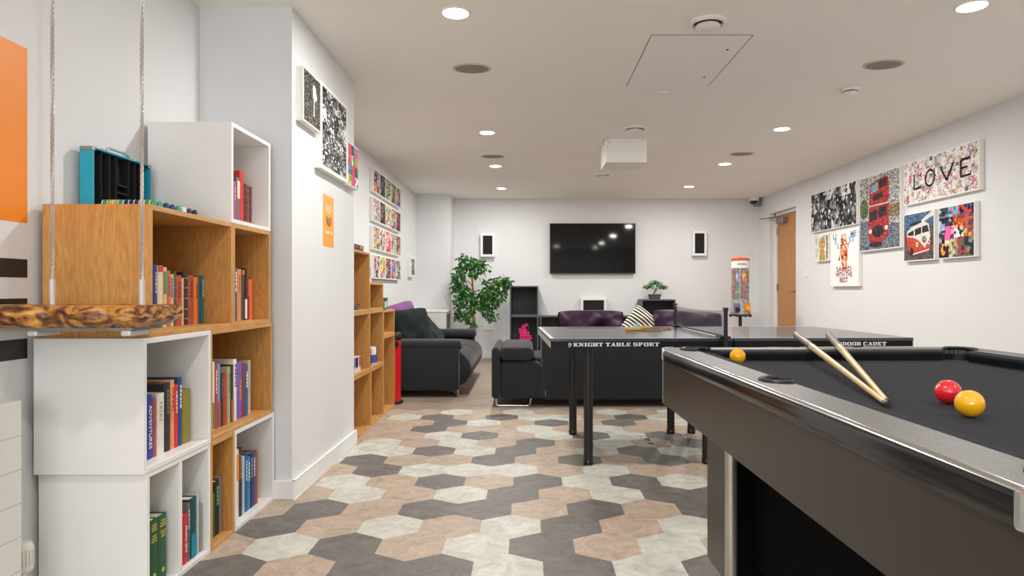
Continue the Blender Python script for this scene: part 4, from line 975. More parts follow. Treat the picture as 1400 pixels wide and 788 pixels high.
# ------------------------------------------------------------------ tall artificial ficus
t = thing('ficus_plant', 'tall artificial ficus plant with green leaves in the far left corner', 'plant', (-.76, 9.5, 0))
MB().lathe((-.79, 9.5, 0), [(.07, 0), (.09, .2), (.084, .2), (.075, .18), (.001, .18)], 28).build('pot', mat('pot_dark', '3e3c3b', .6), t, smooth=True)
trunkm = mat('trunk_ochre', '9a7434', .7, vary=.3, scale=20, stretch=(1, 1, 4))
MB().tube([(-.775, 9.5, .17), (-.755, 9.5, .5), (-.765, 9.49, .9), (-.78, 9.5, 1.2), (-.80, 9.5, 1.42)], .02, n=10, radii=[.026, .023, .018, .013, .007]).build('trunk', trunkm, t, smooth=True)
g = MB(); rr = random.Random(5)
br = [((-.76, 9.5, .78), (-.60, 9.45, .98), (-.40, 9.4, 1.22)), ((-.76, 9.5, .80), (-.62, 9.42, .80), (-.50, 9.4, .72)), ((-.77, 9.5, .9), (-.92, 9.45, .95), (-1.0, 9.4, .9)), ((-.78, 9.5, 1.1), (-.92, 9.48, 1.25), (-.99, 9.45, 1.30)),
      ((-.79, 9.5, 1.25), (-.70, 9.45, 1.42), (-.60, 9.42, 1.36)), ((-.76, 9.5, .62), (-.85, 9.42, .60), (-.90, 9.4, .52)), ((-.6, 9.45, .98), (-.45, 9.42, 1.05), (-.30, 9.4, 1.12))]
for b_ in br: g.tube(b_, .006, n=6, radii=[.008, .006, .003])
g.build('branch', trunkm, t, smooth=True)
g = MB()
def at(px, py, Y): return ((px-720)*Y/F, Y, Zat(py, Y))
for px, py, rpx, rpy, n in ((633, 352, 7, 7, 26), (645, 360, 16, 10, 90), (660, 366, 8, 12, 45), (630, 372, 11, 12, 70), (622, 388, 6, 12, 45), (632, 395, 12, 14, 90), (640, 408, 14, 14, 100), (628, 412, 8, 14, 60), (626, 430, 7, 9, 36), (640, 432, 9, 12, 50), (646, 443, 6, 7, 20),
                         (655, 412, 10, 12, 60), (667, 400, 12, 12, 80), (664, 422, 12, 12, 70), (672, 432, 7, 8, 26), (680, 386, 12, 8, 60), (690, 384, 9, 7, 45), (684, 400, 10, 12, 55), (676, 412, 10, 9, 45), (692, 392, 6, 8, 20), (661, 384, 4, 5, 10), (650, 375, 8, 6, 24)):
    c = at(px, py, 9.45); k = 9.45/F
    tuft(g, c, rpx*k, .15, rpy*k, int(n*1.3), .078, .0175, rr, droop=.5)
ficm = mat('ficus_leaf', '346c26', .38, vary=.6, scale=14)
g.build('foliage', ficm, t)

# ------------------------------------------------------------------ sofas and cushions
def rrect(x0, x1, z0, z1, r, n=6, corners=(1, 1, 1, 1)):
    """rounded rectangle, ccw, corners bl, br, tr, tl"""
    out = []
    for (cx, cz, a0, on) in ((x0+r, z0+r, PI, corners[0]), (x1-r, z0+r, 1.5*PI, corners[1]), (x1-r, z1-r, 0, corners[2]), (x0+r, z1-r, .5*PI, corners[3])):
        if on:
            for i in range(n+1): out.append((cx+r*math.cos(a0+PI/2*i/n), cz+r*math.sin(a0+PI/2*i/n)))
        else:
            out.append((cx+r*(math.copysign(1, math.cos(a0+.1)+0) if 0 else (-1 if a0 in (PI, .5*PI) else 1)), cz+r*(-1 if a0 in (PI, 1.5*PI) else 1)))
    return out
def smooth_prism(name, pts, axis, a, b, m, parent, bev=.02, seg=3):
    o = MB().prism(pts, axis, a, b).build(name, m, parent, smooth=False, bevel=bev, seg=seg)
    for p in o.data.polygons: p.use_smooth = True
    return o
def chrome_loop(pts, parent, name='chrome_leg'): return MB().tube(pts, .008, n=10).build(name, chrome, parent, smooth=True)
t = thing('sofa', 'charcoal fabric sofa along the left wall with dark green cushions', 'sofa', (-1.1, 7.4, 0))
xw = -1.60
seat = [(-1.45, .13), (-.78, .075), (-.68, .085), (-.60, .13), (-.56, .20), (-.548, .27), (-.565, .34), (-.61, .395), (-.68, .425), (-.78, .435), (-1.45, .43)]
smooth_prism('seat_cushion', seat, 'y', 6.515, 7.395, sofa_m, t, .018)
smooth_prism('seat_cushion', seat, 'y', 7.40, 8.255, sofa_m, t, .018)
bk = [(xw, .10), (-1.42, .10), (-1.38, .43), (-1.36, .60), (-1.40, .72), (-1.46, .76), (-1.54, .76), (xw, .70)]
smooth_prism('backrest', bk, 'y', 6.515, 7.395, sofa_m, t, .02); smooth_prism('backrest', bk, 'y', 7.40, 8.255, sofa_m, t, .02)
for y0, y1, s in ((6.385, 6.505, 1), (8.265, 8.385, -1)):
    smooth_prism('arm_panel', rrect(xw, -.655, .065, .50, .03), 'y', y0, y1, sofa_m, t, .015)
    ya, yb_ = (y0-.004, y0+.235) if s > 0 else (y1-.235, y1+.004)
    smooth_prism('arm_pad', rrect(ya, yb_, .455, .555, .045), 'x', xw, -.63, sofa_m, t, .03, 4)
for y in (6.46, 8.30):
    chrome_loop([(-.67, y, .075), (-.67, y, .02), (-.675, y, .009), (-.69, y, .008), (-.76, y+.18*(1 if y < 7 else -1), .008), (-.78, y+.2*(1 if y < 7 else -1), .012), (-.78, y+.2*(1 if y < 7 else -1), .09)], t)
    chrome_loop([(-1.5, y, .075), (-1.5, y, .008), (-1.45, y+.15*(1 if y < 7 else -1), .008), (-1.45, y+.15*(1 if y < 7 else -1), .12)], t)

def pillow_mb(w, h, th, n=24, pinch=.02, seed=0, wr=.006):
    g = MB(); uv = []; rr = random.Random(seed); ph = [rr.uniform(0, 6) for _ in range(6)]
    for s in (1, -1):
        for i in range(n+1):
            for j in range(n+1):
                u = -1+2*i/n; v = -1+2*j/n
                px = u*w/2*(1-pinch*(1-v*v)*abs(u)-.05*(u*v)**4); pz = v*h/2*(1-pinch*(1-u*u)*abs(v)-.09*(u*v)**4)
                f = max(0, (1-u**4))**.6*max(0, (1-v**4))**.6
                y = s*th/2*f
                y += s*wr*f*(math.sin(5*u+3*v+ph[0])+.6*math.sin(9*v-6*u+ph[1])+.5*math.sin(14*u*v+ph[2]))
                g.v.append((px, y, pz)); uv.append(((i/n), (j/n)))
    N = (n+1)*(n+1)
    for k in range(2):
        for i in range(n):
            for j in range(n):
                a_ = k*N+i*(n+1)+j; q = [a_, a_+1, a_+n+2, a_+n+1]
                g.f.append(q if k else q[::-1]); g.mi.append(0)
    # close the seam
    def rim():
        r_ = [(i, 0) for i in range(n)]+[(n, j) for j in range(n)]+[(i, n) for i in range(n, 0, -1)]+[(0, j) for j in range(n, 0, -1)]
        return r_
    r_ = rim()
    for (a, b_) in zip(r_, r_[1:]+r_[:1]):
        ia, ib = a[0]*(n+1)+a[1], b_[0]*(n+1)+b_[1]
        g.f.append([ia, ib, N+ib, N+ia]); g.mi.append(0)
    return g, uv
def cushion(label, w, h, th, c, rot, m, seed=0, group=None, wr=.006):
    g, uv = pillow_mb(w, h, th, seed=seed, wr=wr)
    o = g.build('cushion', m, smooth=True, uvs=uv, angle=180)
    o.location = c; o.rotation_euler = rot
    return tag(o, label, 'cushion', group)
green_v = mat('cushion_dark_green', '1c2526', .9, vary=.15, scale=60, bump=.2, bscale=400, sheen=.05, spec=.2)
purp = mat('cushion_purple', '30102f', .5, vary=.25, scale=14, spec=.25, sheen=.0)
lil = mat('cushion_lilac', '7c4a7c', .8, vary=.1, scale=20, sheen=.1)
cushion('dark green square cushion standing nearest on the left sofa', .42, .42, .13, (-1.17, 6.80, .645), Euler((math.radians(-17), math.radians(-6), math.radians(38)), 'XYZ'), green_v, 1)
cushion('lilac purple cushion standing behind the nearest dark green one', .43, .43, .13, (-1.32, 6.95, .69), Euler((math.radians(-14), math.radians(-14), math.radians(40)), 'XYZ'), lil, 2)
cushion('dark green cushion slumped against the sofa back, second from the camera', .46, .44, .13, (-1.13, 7.62, .61), Euler((math.radians(-43), 0, math.radians(85)), 'XYZ'), green_v, 3)
cushion('lilac purple cushion squeezed between the two dark green ones', .42, .42, .12, (-1.19, 7.20, .60), Euler((math.radians(-38), 0, math.radians(82)), 'XYZ'), lil, 4)

t = thing('sofa', 'black fabric sofa seen from behind, in the middle of the room', 'sofa', (.9, 6.3, 0))
smooth_prism('backrest', rrect(.13, 2.10, .065, .66, .04), 'y', 5.86, 6.06, sofa_m, t, .03, 4)
smooth_prism('seat_cushion', rrect(-.235, .90, .10, .42, .04), 'y', 6.065, 6.80, sofa_m, t, .03, 4)
smooth_prism('seat_cushion', rrect(.905, 2.10, .10, .42, .04), 'y', 6.065, 6.80, sofa_m, t, .03, 4)
smooth_prism('seat_base', rrect(-.235, .128, .072, .395, .045), 'y', 5.87, 6.062, sofa_m, t, .02, 3)
L = []
for p in rrect(-.305, .055, .41, .53, .05): L.append(p)
smooth_prism('arm_pad', rrect(-.24, .06, .415, .532, .05), 'y', 5.84, 6.80, sofa_m, t, .02, 3)
smooth_prism('arm_panel', rrect(-.31, -.238, .075, .53, .035), 'y', 5.845, 6.79, sofa_m, t, .02, 3)
smooth_prism('arm_panel', rrect(2.105, 2.18, .075, .53, .035), 'y', 5.845, 6.79, sofa_m, t, .02, 3)
smooth_prism('arm_pad', rrect(1.82, 2.104, .425, .532, .05), 'y', 6.10, 6.80, sofa_m, t, .02, 3)
for x in (-.27, 1.86):
    chrome_loop([(x, 5.90, .08), (x, 5.90, .02), (x+.012, 5.90, .009), (x+.03, 5.90, .008), (x+.28, 5.90, .008), (x+.30, 5.90, .012), (x+.31, 5.90, .08)], t)
MB().box(.165, .17, 5.855, 5.862, .10, .15).build('fabric_tag', mat('tag_grey', '8d8d8b', .6), t)

cushion('long purple satin cushion on the middle sofa, left of the striped one', .64, .44, .15, (.605, 6.22, .635), Euler((math.radians(-14), 0, 0), 'XYZ'), purp, 5, wr=.020)
cushion('long purple satin cushion on the middle sofa, right of the striped one', .66, .44, .15, (1.50, 6.17, .635), Euler((math.radians(-14), math.radians(3), 0), 'XYZ'), purp, 6, wr=.020)
stripes = stripe_mat('striped_fabric', '16161a', 'e6e0cc', 12)
cushion('black and cream striped cushion propped on its corner between the purple ones', .37, .37, .13, (1.075, 6.20, .655), Euler((math.radians(-10), math.radians(40), 0), 'XYZ'), stripes, 7)

# ------------------------------------------------------------------ table-tennis table
TH = math.radians(2.3)
t = thing('ping_pong_table', 'dark junior ping-pong table with black legs behind the pool table', 'table', (1.163, 4.391, 0), TH); ORG[t.name] = Vector((0, 0, 0))
topm = mat('table_top_dark', '343a46', .26, vary=.06, scale=4, spec=.7, coat=.3)
linem = mat('table_line_white', 'cfd2d2', .35, vary=.02); apm = mat('apron_black', '0a0a0b', .5, vary=.05, spec=.25); trimm = mat('end_trim', 'b8b2a8', .4, vary=.03)
HL, HW, TZ = 1.055, .60, .76
for s in (-1, 1):
    x0, x1 = (-HL, -.003) if s < 0 else (.003, HL)
    MB().box(x0, x1, -HW, HW, .742, TZ).build('table_top', topm, t, bevel=.002)
    g = MB(); zz0, zz1 = TZ-.0005, TZ+.0006; w = .014
    g.box(x0+.001, x1-.001, -HW+.001, -HW+w, zz0, zz1); g.box(x0+.001, x1-.001, HW-w, HW-.001, zz0, zz1)
    if s < 0: g.box(x0+.001, x0+w*1.6, -HW+w, HW-w, zz0, zz1)
    else: g.box(x1-w, x1-.001, -HW+w, HW-w, zz0, zz1)
    g.build('boundary_line', linem, t)
    g = MB(); g.box(x0+.003, x1-.003, -HW+.002, -HW+.022, .708, .742); g.box(x0+.003, x1-.003, HW-.022, HW-.002, .708, .742)
    xi = x1-.02 if s < 0 else x0; g.box(xi+.001, xi+.019, -HW+.022, HW-.022, .708, .742)
    g.build('apron', apm, t, bevel=.001)
    xe = x0 if s < 0 else x1
    MB().box(min(xe, xe-s*.02), max(xe, xe-s*.02)-0.0, -HW+.003, HW-.003, .708, .7415).build('end_trim', trimm, t)
    xs4 = (-.815, -.105) if s < 0 else (.045, .815)
    for x in xs4:
        for y in (-.435, .40):
            lg = MB().cyl((x, y, .03), (x, y, .741), .027, n=24).build('leg', black_m, t, smooth=True)
            MB().lathe((x, y, 0), [(.026, 0), (.0295, .004), (.0295, .028), (.027, .032)], 24).build('foot', black_gloss, lg, smooth=True)
        MB().box(x-.012, x+.012, -.41, .375, .705, .73).build('cross_brace', black_m, t)
# net, posts and clamps
def nx_(y): return -.034+.026*y/.635
for y in (-HW-.035, HW+.035):
    s = -1 if y < 0 else 1
    p = MB().box(nx_(y)-.010, nx_(y)+.010, y-.010, y+.010, .70, .925).box(nx_(y)-.013, nx_(y)+.013, y-.013, y+.013, .915, .935).build('net_post', black_m, t, bevel=.003)
    c = MB(); c.box(nx_(y)-.03, nx_(y)+.03, min(y-s*.09, y), max(y-s*.09, y), .762, .772); c.box(nx_(y)-.02, nx_(y)+.02, min(y-s*.07, y+s*.01), max(y-s*.07, y+s*.01), .690, .702); c.cyl((nx_(y), y-s*.05, .66), (nx_(y), y-s*.05, .705), .007); c.cyl((nx_(y), y-s*.05, .655), (nx_(y), y-s*.05, .668), .018)
    c.build('clamp', black_gloss, p, bevel=.002)
netm = mat('net_cord', '48494c', .8); wnet = mat('net_white_cord', 'b8b8b6', .8)
g = MB(); NY = 54; yA, yB = -HW-.02, HW+.02
def sag(y): return .012*(1-((2*(y-yA)/(yB-yA)-1)**2))
for i in range(NY+1):
    y = yA+(yB-yA)*i/NY; g.box(nx_(y)-.0009, nx_(y)+.0009, y-.0009, y+.0009, .775, .915-sag(y))
for k in range(11):
    z = .785+.012*k
    for i in range(24):
        ya, yb_ = yA+(yB-yA)*i/24, yA+(yB-yA)*(i+1)/24; g.cyl((nx_(ya), ya, z-sag(ya)*k/11), (nx_(yb_), yb_, z-sag(yb_)*k/11), .0009, n=4, caps=False)
g.build('net', netm, t)
MB().tube([(nx_(yA+(yB-yA)*i/24), yA+(yB-yA)*i/24, .917-sag(yA+(yB-yA)*i/24)) for i in range(25)], .004, n=6).build('top_cord', wnet, t)
MB().tube([(nx_(yA+(yB-yA)*i/24), yA+(yB-yA)*i/24, .772) for i in range(25)], .006, n=6).build('bottom_band', black_m, t)
# slab-serif lettering on the apron
def slab(txt, x, z, hgt, wch, parent, m, y, name='lettering'):
    g = MB(); a = .30; sv = .14; b_ = .13     # stem width, serif thickness
    def R(x0, x1, z0, z1): g.box(x+(cx+x0)*wch, x+(cx+x1)*wch, y-.0006, y, z+z0*hgt, z+z1*hgt)
    def D(p, q, w):
        g.add([(x+(cx+p[0]-w/2)*wch, y-.0006, z+p[1]*hgt), (x+(cx+p[0]+w/2)*wch, y-.0006, z+p[1]*hgt), (x+(cx+q[0]+w/2)*wch, y-.0006, z+q[1]*hgt), (x+(cx+q[0]-w/2)*wch, y-.0006, z+q[1]*hgt)], [(0, 1, 2, 3)])
    def stem(c): R(c-a/2, c+a/2, 0, 1); R(c-a/2-.09, c+a/2+.09, 0, sv); R(c-a/2-.09, c+a/2+.09, 1-sv, 1)
    cx = 0
    for ch in txt:
        wd = 1.0
        if ch == ' ': cx += .35; continue
        if ch == 'I': wd = .58; stem(.29)
        elif ch == 'K': stem(.24); D((.82, 0), (.48, .55), .28); D((.45, .42), (.78, 1), .16); R(.62, 1.0, 0, sv); R(.6, .96, 1-sv, 1)
        elif ch == 'N': R(.12, .24, 0, 1); R(.0, .36, 0, sv); R(.0, .3, 1-sv, 1); D((.78, 0), (.22, 1), .30); R(.76, .88, 0, 1); R(.66, 1.0, 1-sv, 1)
        elif ch == 'H': stem(.22); stem(.78); R(.3, .7, .43, .57)
        elif ch == 'T': R(.35, .65, 0, 1); R(.22, .78, 0, sv); R(.02, .98, 1-sv, 1); R(.02, .12, .65, 1); R(.88, .98, .65, 1)
        elif ch == 'L': wd = .9; stem(.24); R(.1, .84, 0, sv); R(.74, .84, 0, .38)
        elif ch == 'E': wd = .92; stem(.24); R(.1, .86, 0, sv); R(.76, .86, 0, .34); R(.1, .84, 1-sv, 1); R(.74, .84, .68, 1); R(.3, .62, .44, .56); R(.54, .62, .34, .66)
        elif ch == 'A': D((.16, 0), (.5, 1), .13); D((.78, 0), (.5, 1), .30); R(.0, .34, 0, sv); R(.6, 1.0, 0, sv); R(.26, .66, .28, .4)
        elif ch in 'BPRD':
            stem(.24)
            if ch == 'D': R(.2, .72, 0, sv); R(.2, .72, 1-sv, 1); R(.66, .95, .12, .88)
            else:
                R(.2, .75, 1-sv, 1); R(.62, .9, .56, .94); R(.2, .75, .44, .56)
                if ch == 'B': R(.2, .78, 0, sv); R(.64, .94, .06, .46)
                if ch == 'R': D((.80, 0), (.60, .5), .27); R(.72, 1.02, 0, sv)
        elif ch in 'OCG':
            R(.18, .82, 0, sv); R(.18, .82, 1-sv, 1); R(.03, .32, .1, .9)
            if ch == 'O': R(.68, .97, .1, .9)
            if ch == 'C': R(.80, .92, .62, 1); R(.80, .92, 0, .3)
            if ch == 'G': R(.80, .92, .66, 1); R(.70, .94, 0, .42); R(.56, 1.0, .36, .46)
        elif ch == 'S': R(.12, .82, 0, sv); R(.16, .84, 1-sv, 1); R(.04, .34, .5, .92); R(.62, .94, .08, .52); R(.2, .8, .42, .58); R(.04, .14, 0, .34); R(.82, .92, .68, 1)
        cx += wd+.09
    return g.build(name, m, parent), cx*wch
letm = mat('apron_lettering', 'e2e6ea', .5, vary=.01)
yap = -HW+.0019
slab('KNIGHT TABLE SPORT', -.988+.066, .7145, .021, .0282, t, letm, yap)
slab('INDOOR CADET', .60-.012, .7145, .021, .0262, t, letm, yap)
MB().lathe((-.942, yap, .725), [(.011, 0), (.011, .0006)], 16, axis='y', sgn=-1).box(-.950, -.940, yap-.0006, yap, .709, .722).build('emblem', mat('emblem_grey', '9aa6b4', .5), t)

def table_pt(x, y): 
    c_, s_ = math.cos(TH), math.sin(TH); return (1.163+x*c_-y*s_, 4.391+x*s_+y*c_)
def bat(label, px, py, ang, face):
    x, y = px, py
    t = thing('table_tennis_bat', label, 'bat', (x, y, TZ+.001), ang, group=None); ORG[t.name] = Vector((0, 0, 0))
    n = 28; o = [(.155+.078*math.cos(2*PI*i/n), .075*math.sin(2*PI*i/n)) for i in range(n)]
    MB().prism(o, 'z', .003, .009).build('blade', mat('bat_wood', 'c9a46a', .5), t)
    MB().prism([(.155+.072*math.cos(2*PI*i/n), .072*math.sin(2*PI*i/n)) for i in range(n)], 'z', .009, .0125).build('rubber', mat('rubber_'+face, face, .6), t)
    MB().prism([(.155+.072*math.cos(2*PI*i/n), .072*math.sin(2*PI*i/n)) for i in range(n)], 'z', .0, .003).build('rubber', mat('rubber_b81c24', 'b81c24', .6), t)
    MB().box(-.02, .088, -.014, .014, -.0, .0225).build('handle', mat('bat_handle', 'c9a050', .5), t, bevel=.006, seg=3)
    return t
bat('ping-pong bat lying nearest, tan handle pointing left', .69, 4.50, .05, '3a1c1e')
bat('ping-pong bat with a black face lying just behind the other', .79, 4.68, -.12, '1c1a1c')
tag(recenter(MB().sphere((.755, 4.575, TZ+.022), .020, 12).build('ping_pong_ball', mat('ball_blue', '5fc0dc', .35, vary=.02), smooth=True), (.755, 4.575, TZ+.02)), 'light blue ping-pong ball resting by the bats on the table', 'ball').location.z = TZ+.0205

# floor outlet box
t = thing('floor_box', 'flush floor outlet box with a thin metal rim and two cable slots', 'floor outlet', (.84, 4.52, 0), 0)
fz = .0015; g = MB(); X0, X1, Y0, Y1 = .82, 1.06, 4.42, 4.66
X0, X1, Y0, Y1 = .80, 1.03, 4.37, 4.70
for b_ in ((X0, X1, Y0, Y0+.004), (X0, X1, Y1-.004, Y1), (X0, X0+.004, Y0, Y1), (X1-.004, X1, Y0, Y1)): g.box(b_[0], b_[1], b_[2], b_[3], 0, fz)
g.build('rim', steel, t)
MB().box(X0+.02, X0+.055, Y0+.06, Y0+.13, .0001, fz*.8).build('cable_slot', black_m, t); MB().box(X0+.02, X0+.055, Y0+.18, Y0+.25, .0001, fz*.8).build('cable_slot', black_m, t)

# ------------------------------------------------------------------ pool table
t = thing('pool_table', 'black pool table with grey speckled rails and chrome edge in the right foreground', 'pool table', (1.06, 1.5, 0), .013)
PX0, PX1, PY0, PY1 = .497, 1.63, .645, 2.415
IX0, IX1, IY0, IY1 = .594, 1.533, .722, 2.318     # inner edge of the rails
BZ, RZ = .790, .825
pr_, mr_ = .050, .045
railm = mat('rail_speckled', '5c5a57', .45, vary=.35, scale=260, spec=.45)
edgem = mat('rail_edge_gloss', '1a1b1c', .13, vary=.04)
lam = mat('laminate_grey_brown', '2f2923', .34, vary=.05, scale=6, bump=.03, bscale=500)
def arc(cx, cy, r, a0, a1, n=10): return [(cx+r*math.cos(math.radians(a0+(a1-a0)*i/n)), cy+r*math.sin(math.radians(a0+(a1-a0)*i/n))) for i in range(n+1)]
YM = (IY0+IY1)/2
corners = [(IX0+.006, IY0+.006), (IX1-.006, IY0+.006), (IX1-.006, IY1-.006), (IX0+.006, IY1-.006)]
dd = math.degrees(math.acos(.006/pr_)) # meeting angle with the rail line
def inner(out=True):
    """inner outline of rails: notches bulge outwards (rail) or inwards (bed)"""
    P = []
    (ax, ay), (bx, by), (cx, cy), (ex, ey) = corners
    k = math.sqrt(pr_**2-.006**2)
    def a_(x, y): return math.degrees(math.atan2(y, x))
    if out:
        P += arc(ax, ay, pr_, a_(-.006, k), a_(k, -.006)+0 if False else a_(-.006, k)+(360-90+2*a_(k, .006)-0)-0*0, 1)[:0]
        P += arc(ax, ay, pr_, 97, 353, 16); P += arc(bx, by, pr_, 187, 443, 16)
        P += arc(IX1+.012, YM, mr_, -104, 104, 12)
        P += arc(cx, cy, pr_, -83, 173, 16); P += arc(ex, ey, pr_, 7, 263, 16)
        P += arc(IX0-.012, YM, mr_, 76, 284, 12)
    else:
        P += arc(ax, ay, pr_, 97, -7, 8); P += arc(bx, by, pr_, 187, 83, 8)
        P += arc(IX1+.012, YM, mr_, 256, 104, 8)
        P += arc(cx, cy, pr_, 277, 173, 8); P += arc(ex, ey, pr_, 7, -97, 8)
        P += arc(IX0-.012, YM, mr_, 76, -76, 8)
    return P
outer = arc(PX0+.05, PY0+.05, .05, 180, 270, 6)+arc(PX1-.05, PY0+.05, .05, 270, 360, 6)+arc(PX1-.05, PY1-.05, .05, 0, 90, 6)+arc(PX0+.05, PY1-.05, .05, 90, 180, 6)
def ring(outer, inn, z0, z1, mi=0):
    g = MB(); allp = [Vector((p[0], p[1], 0)) for p in outer]+[Vector((p[0], p[1], 0)) for p in inn]
    tri = tessellate_polygon([allp[:len(outer)], allp[len(outer):]])
    n = len(allp); vs = [(p.x, p.y, z1) for p in allp]+[(p.x, p.y, z0) for p in allp]
    fs = [tuple(q) for q in tri]+[tuple(i+n for i in q)[::-1] for q in tri]
    no = len(outer)
    for a, b_ in ((0, no), (no, n)):
        m_ = b_-a
        for i in range(m_): fs.append((a+i, a+(i+1) % m_, n+a+(i+1) % m_, n+a+i))
    g.add(vs, fs, mi); return g
inset = [(min(max(x, PX0+.014), PX1-.014), min(max(y, PY0+.014), PY1-.014)) for x, y in outer]
ins = arc(PX0+.05, PY0+.05, .038, 180, 270, 6)+arc(PX1-.05, PY0+.05, .038, 270, 360, 6)+arc(PX1-.05, PY1-.05, .038, 0, 90, 6)+arc(PX0+.05, PY1-.05, .038, 90, 180, 6)
ring(ins, inner(True), RZ-.02, RZ).build('rail_top', railm, t)
# rounded glossy outer edge swept round the table
g = MB(); prof = [(.0, -.0005), (-.005, -.001), (-.010, -.006), (-.0125, -.014), (-.0135, -.026), (-.0135, -.038), (-.012, -.042), (.0, -.042)]
npt = len(ins); cc = [(PX0+.05, PY0+.05), (PX1-.05, PY0+.05), (PX1-.05, PY1-.05), (PX0+.05, PY1-.05)]
for i, (x, y) in enumerate(ins):
    c_ = cc[i//7]; d = Vector((x-c_[0], y-c_[1])).normalized()
    for (o_, z) in prof: g.v.append((x-d.x*o_, y-d.y*o_, RZ+z))
m_ = len(prof)
for i in range(npt):
    for k in range(m_-1): g.f.append([i*m_+k, i*m_+k+1, ((i+1) % npt)*m_+k+1, ((i+1) % npt)*m_+k]); g.mi.append(0)
g.build('rail_edge', edgem, t, smooth=True, angle=60)
# chrome highlight strip between rail top and edge; thin line below
g = MB(); prof = [(.0005, .0002), (-.004, -.0002), (-.0085, -.003), (-.0095, -.0045)]
for i, (x, y) in enumerate(ins):
    c_ = cc[i//7]; d = Vector((x-c_[0], y-c_[1])).normalized()
    for (o_, z) in prof: g.v.append((x-d.x*o_, y-d.y*o_, RZ+z+.0006))
m_ = len(prof)
for i in range(npt):
    for k in range(m_-1): g.f.append([i*m_+k, i*m_+k+1, ((i+1) % npt)*m_+k+1, ((i+1) % npt)*m_+k]); g.mi.append(0)
g.build('chrome_strip', chrome, t, smooth=True, angle=60)
for i, (x, y) in enumerate(cc):
    sx = -1 if i in (0, 3) else 1; sy = -1 if i < 2 else 1
    a0 = {(-1, -1): 180, (1, -1): 270, (1, 1): 0, (-1, 1): 90}[(sx, sy)]
    arcp = arc(x, y, .0535, a0-0, a0+90, 8)
    inn_ = arc(x, y, .036, a0+90, a0, 8)
    # extend along each side a little
    MB().prism(arcp+inn_, 'z', RZ-.043, RZ+.0015).build('corner_cap', chrome, t, bevel=.004, seg=2)
bed = inner(False); tri = tessellate_polygon([[Vector((p[0], p[1], 0)) for p in bed]])
g = MB(); g.add([(p[0], p[1], BZ) for p in bed], [tuple(q) for q in tri]); g.build('playing_cloth', black_cloth, t)
# cushions
def cush(pts4, parent):
    """(outer a, outer b, inner b, inner a) in plan; sloped nose"""
    a, b_, c, d = pts4; g = MB()
    vs = [(a[0], a[1], RZ-.001), (b_[0], b_[1], RZ-.001), (c[0], c[1], RZ-.004), (d[0], d[1], RZ-.004)]
    mid = lambda p, q, f: (p[0]+(q[0]-p[0])*f, p[1]+(q[1]-p[1])*f)
    e1, e2 = mid(a, d, .45), mid(b_, c, .45)
    vs += [(a[0], a[1], BZ+.0005), (b_[0], b_[1], BZ+.0005), (e2[0], e2[1], BZ+.0005), (e1[0], e1[1], BZ+.0005)]
    vs += [(c[0], c[1], RZ-.012), (d[0], d[1], RZ-.012)]
    g.add(vs, [(0, 1, 2, 3), (3, 2, 8, 9), (9, 8, 6, 7), (4, 7, 6, 5), (0, 4, 5, 1), (0, 3, 9, 7, 4), (1, 5, 6, 8, 2)])
    return g.build('cushion_rail', black_cloth, parent)
cw = .038; gp = .062; gm = .047
for xs_, xn in ((IX0, IX0+cw), (IX1, IX1-cw)):
    cush(((xs_, IY0+gp-.006), (xs_, YM-gm), (xn, YM-gm-.014), (xn, IY0+gp+.026)), t)
    cush(((xs_, YM+gm), (xs_, IY1-gp+.006), (xn, IY1-gp-.026), (xn, YM+gm+.014)), t)
for ys_, yn in ((IY0, IY0+cw), (IY1, IY1-cw)):
    cush(((IX0+gp-.006, ys_), (IX1-gp+.006, ys_), (IX1-gp-.026, yn), (IX0+gp+.026, yn)), t)
pockm = mat('pocket_plastic', '1b1b1c', .4, vary=.05)
for (x, y, r_, a0, a1) in ((corners[0][0], corners[0][1], pr_, 97, 353), (corners[1][0], corners[1][1], pr_, 187, 443), (corners[2][0], corners[2][1], pr_, -83, 173), (corners[3][0], corners[3][1], pr_, 7, 263), (IX0-.012, YM, mr_, 76, 284), (IX1+.012, YM, mr_, -104, 104)):
    pk = MB().lathe((x, y, 0), [(r_+.001, BZ-.004), (r_-.002, BZ-.09), (.001, BZ-.092)], 28)
    p = pk.build('pocket_cup', pockm, t, smooth=True)
    pts = arc(x, y, r_-.001, a0, a1, 20)
    MB().tube([(a_[0], a_[1], RZ+.001) for a_ in pts], .0065, n=8).build('pocket_rim', pockm, p, smooth=True)
    g = MB(); n = 20; A = arc(x, y, r_, a0, a1, n); B_ = arc(x, y, r_-.003, a0, a1, n)
    vs = [(q[0], q[1], RZ) for q in A]+[(q[0], q[1], BZ-.005) for q in A]
    g.add(vs, [(i, i+1, n+2+i, n+1+i) for i in range(n)]); g.build('pocket_liner', pockm, p)
# cabinet
s0, s1, q0, q1 = PX0+.006, PX1-.006, PY0+.02, PY1-.02
MB().box(s0, s0+.02, q0+.02, q1-.02, .625, RZ-.042).build('side_panel', lam, t, bevel=.001)
MB().box(s1-.02, s1, q0+.02, q1-.02, .625, RZ-.042).build('side_panel', lam, t, bevel=.001)
MB().box(s0, s1, q1-.02, q1, .625, RZ-.042).build('end_panel', lam, t, bevel=.001)
MB().box(s0, s1, q0, q0+.02, .625, RZ-.042).build('end_panel', lam, t, bevel=.001)
MB().box(s0+.02, s1-.02, q0+.02, q1-.02, .632, .65).build('underside', black_m, t)
for y in (q0, q1):
    for x in (s0, s1): MB().box(min(x, x+(-.0015 if x == s0 else .0015)), max(x, x+(-.0015 if x == s0 else .0015)), y-.004, y+.004, .625, RZ-.043).build('corner_trim', steel, t)
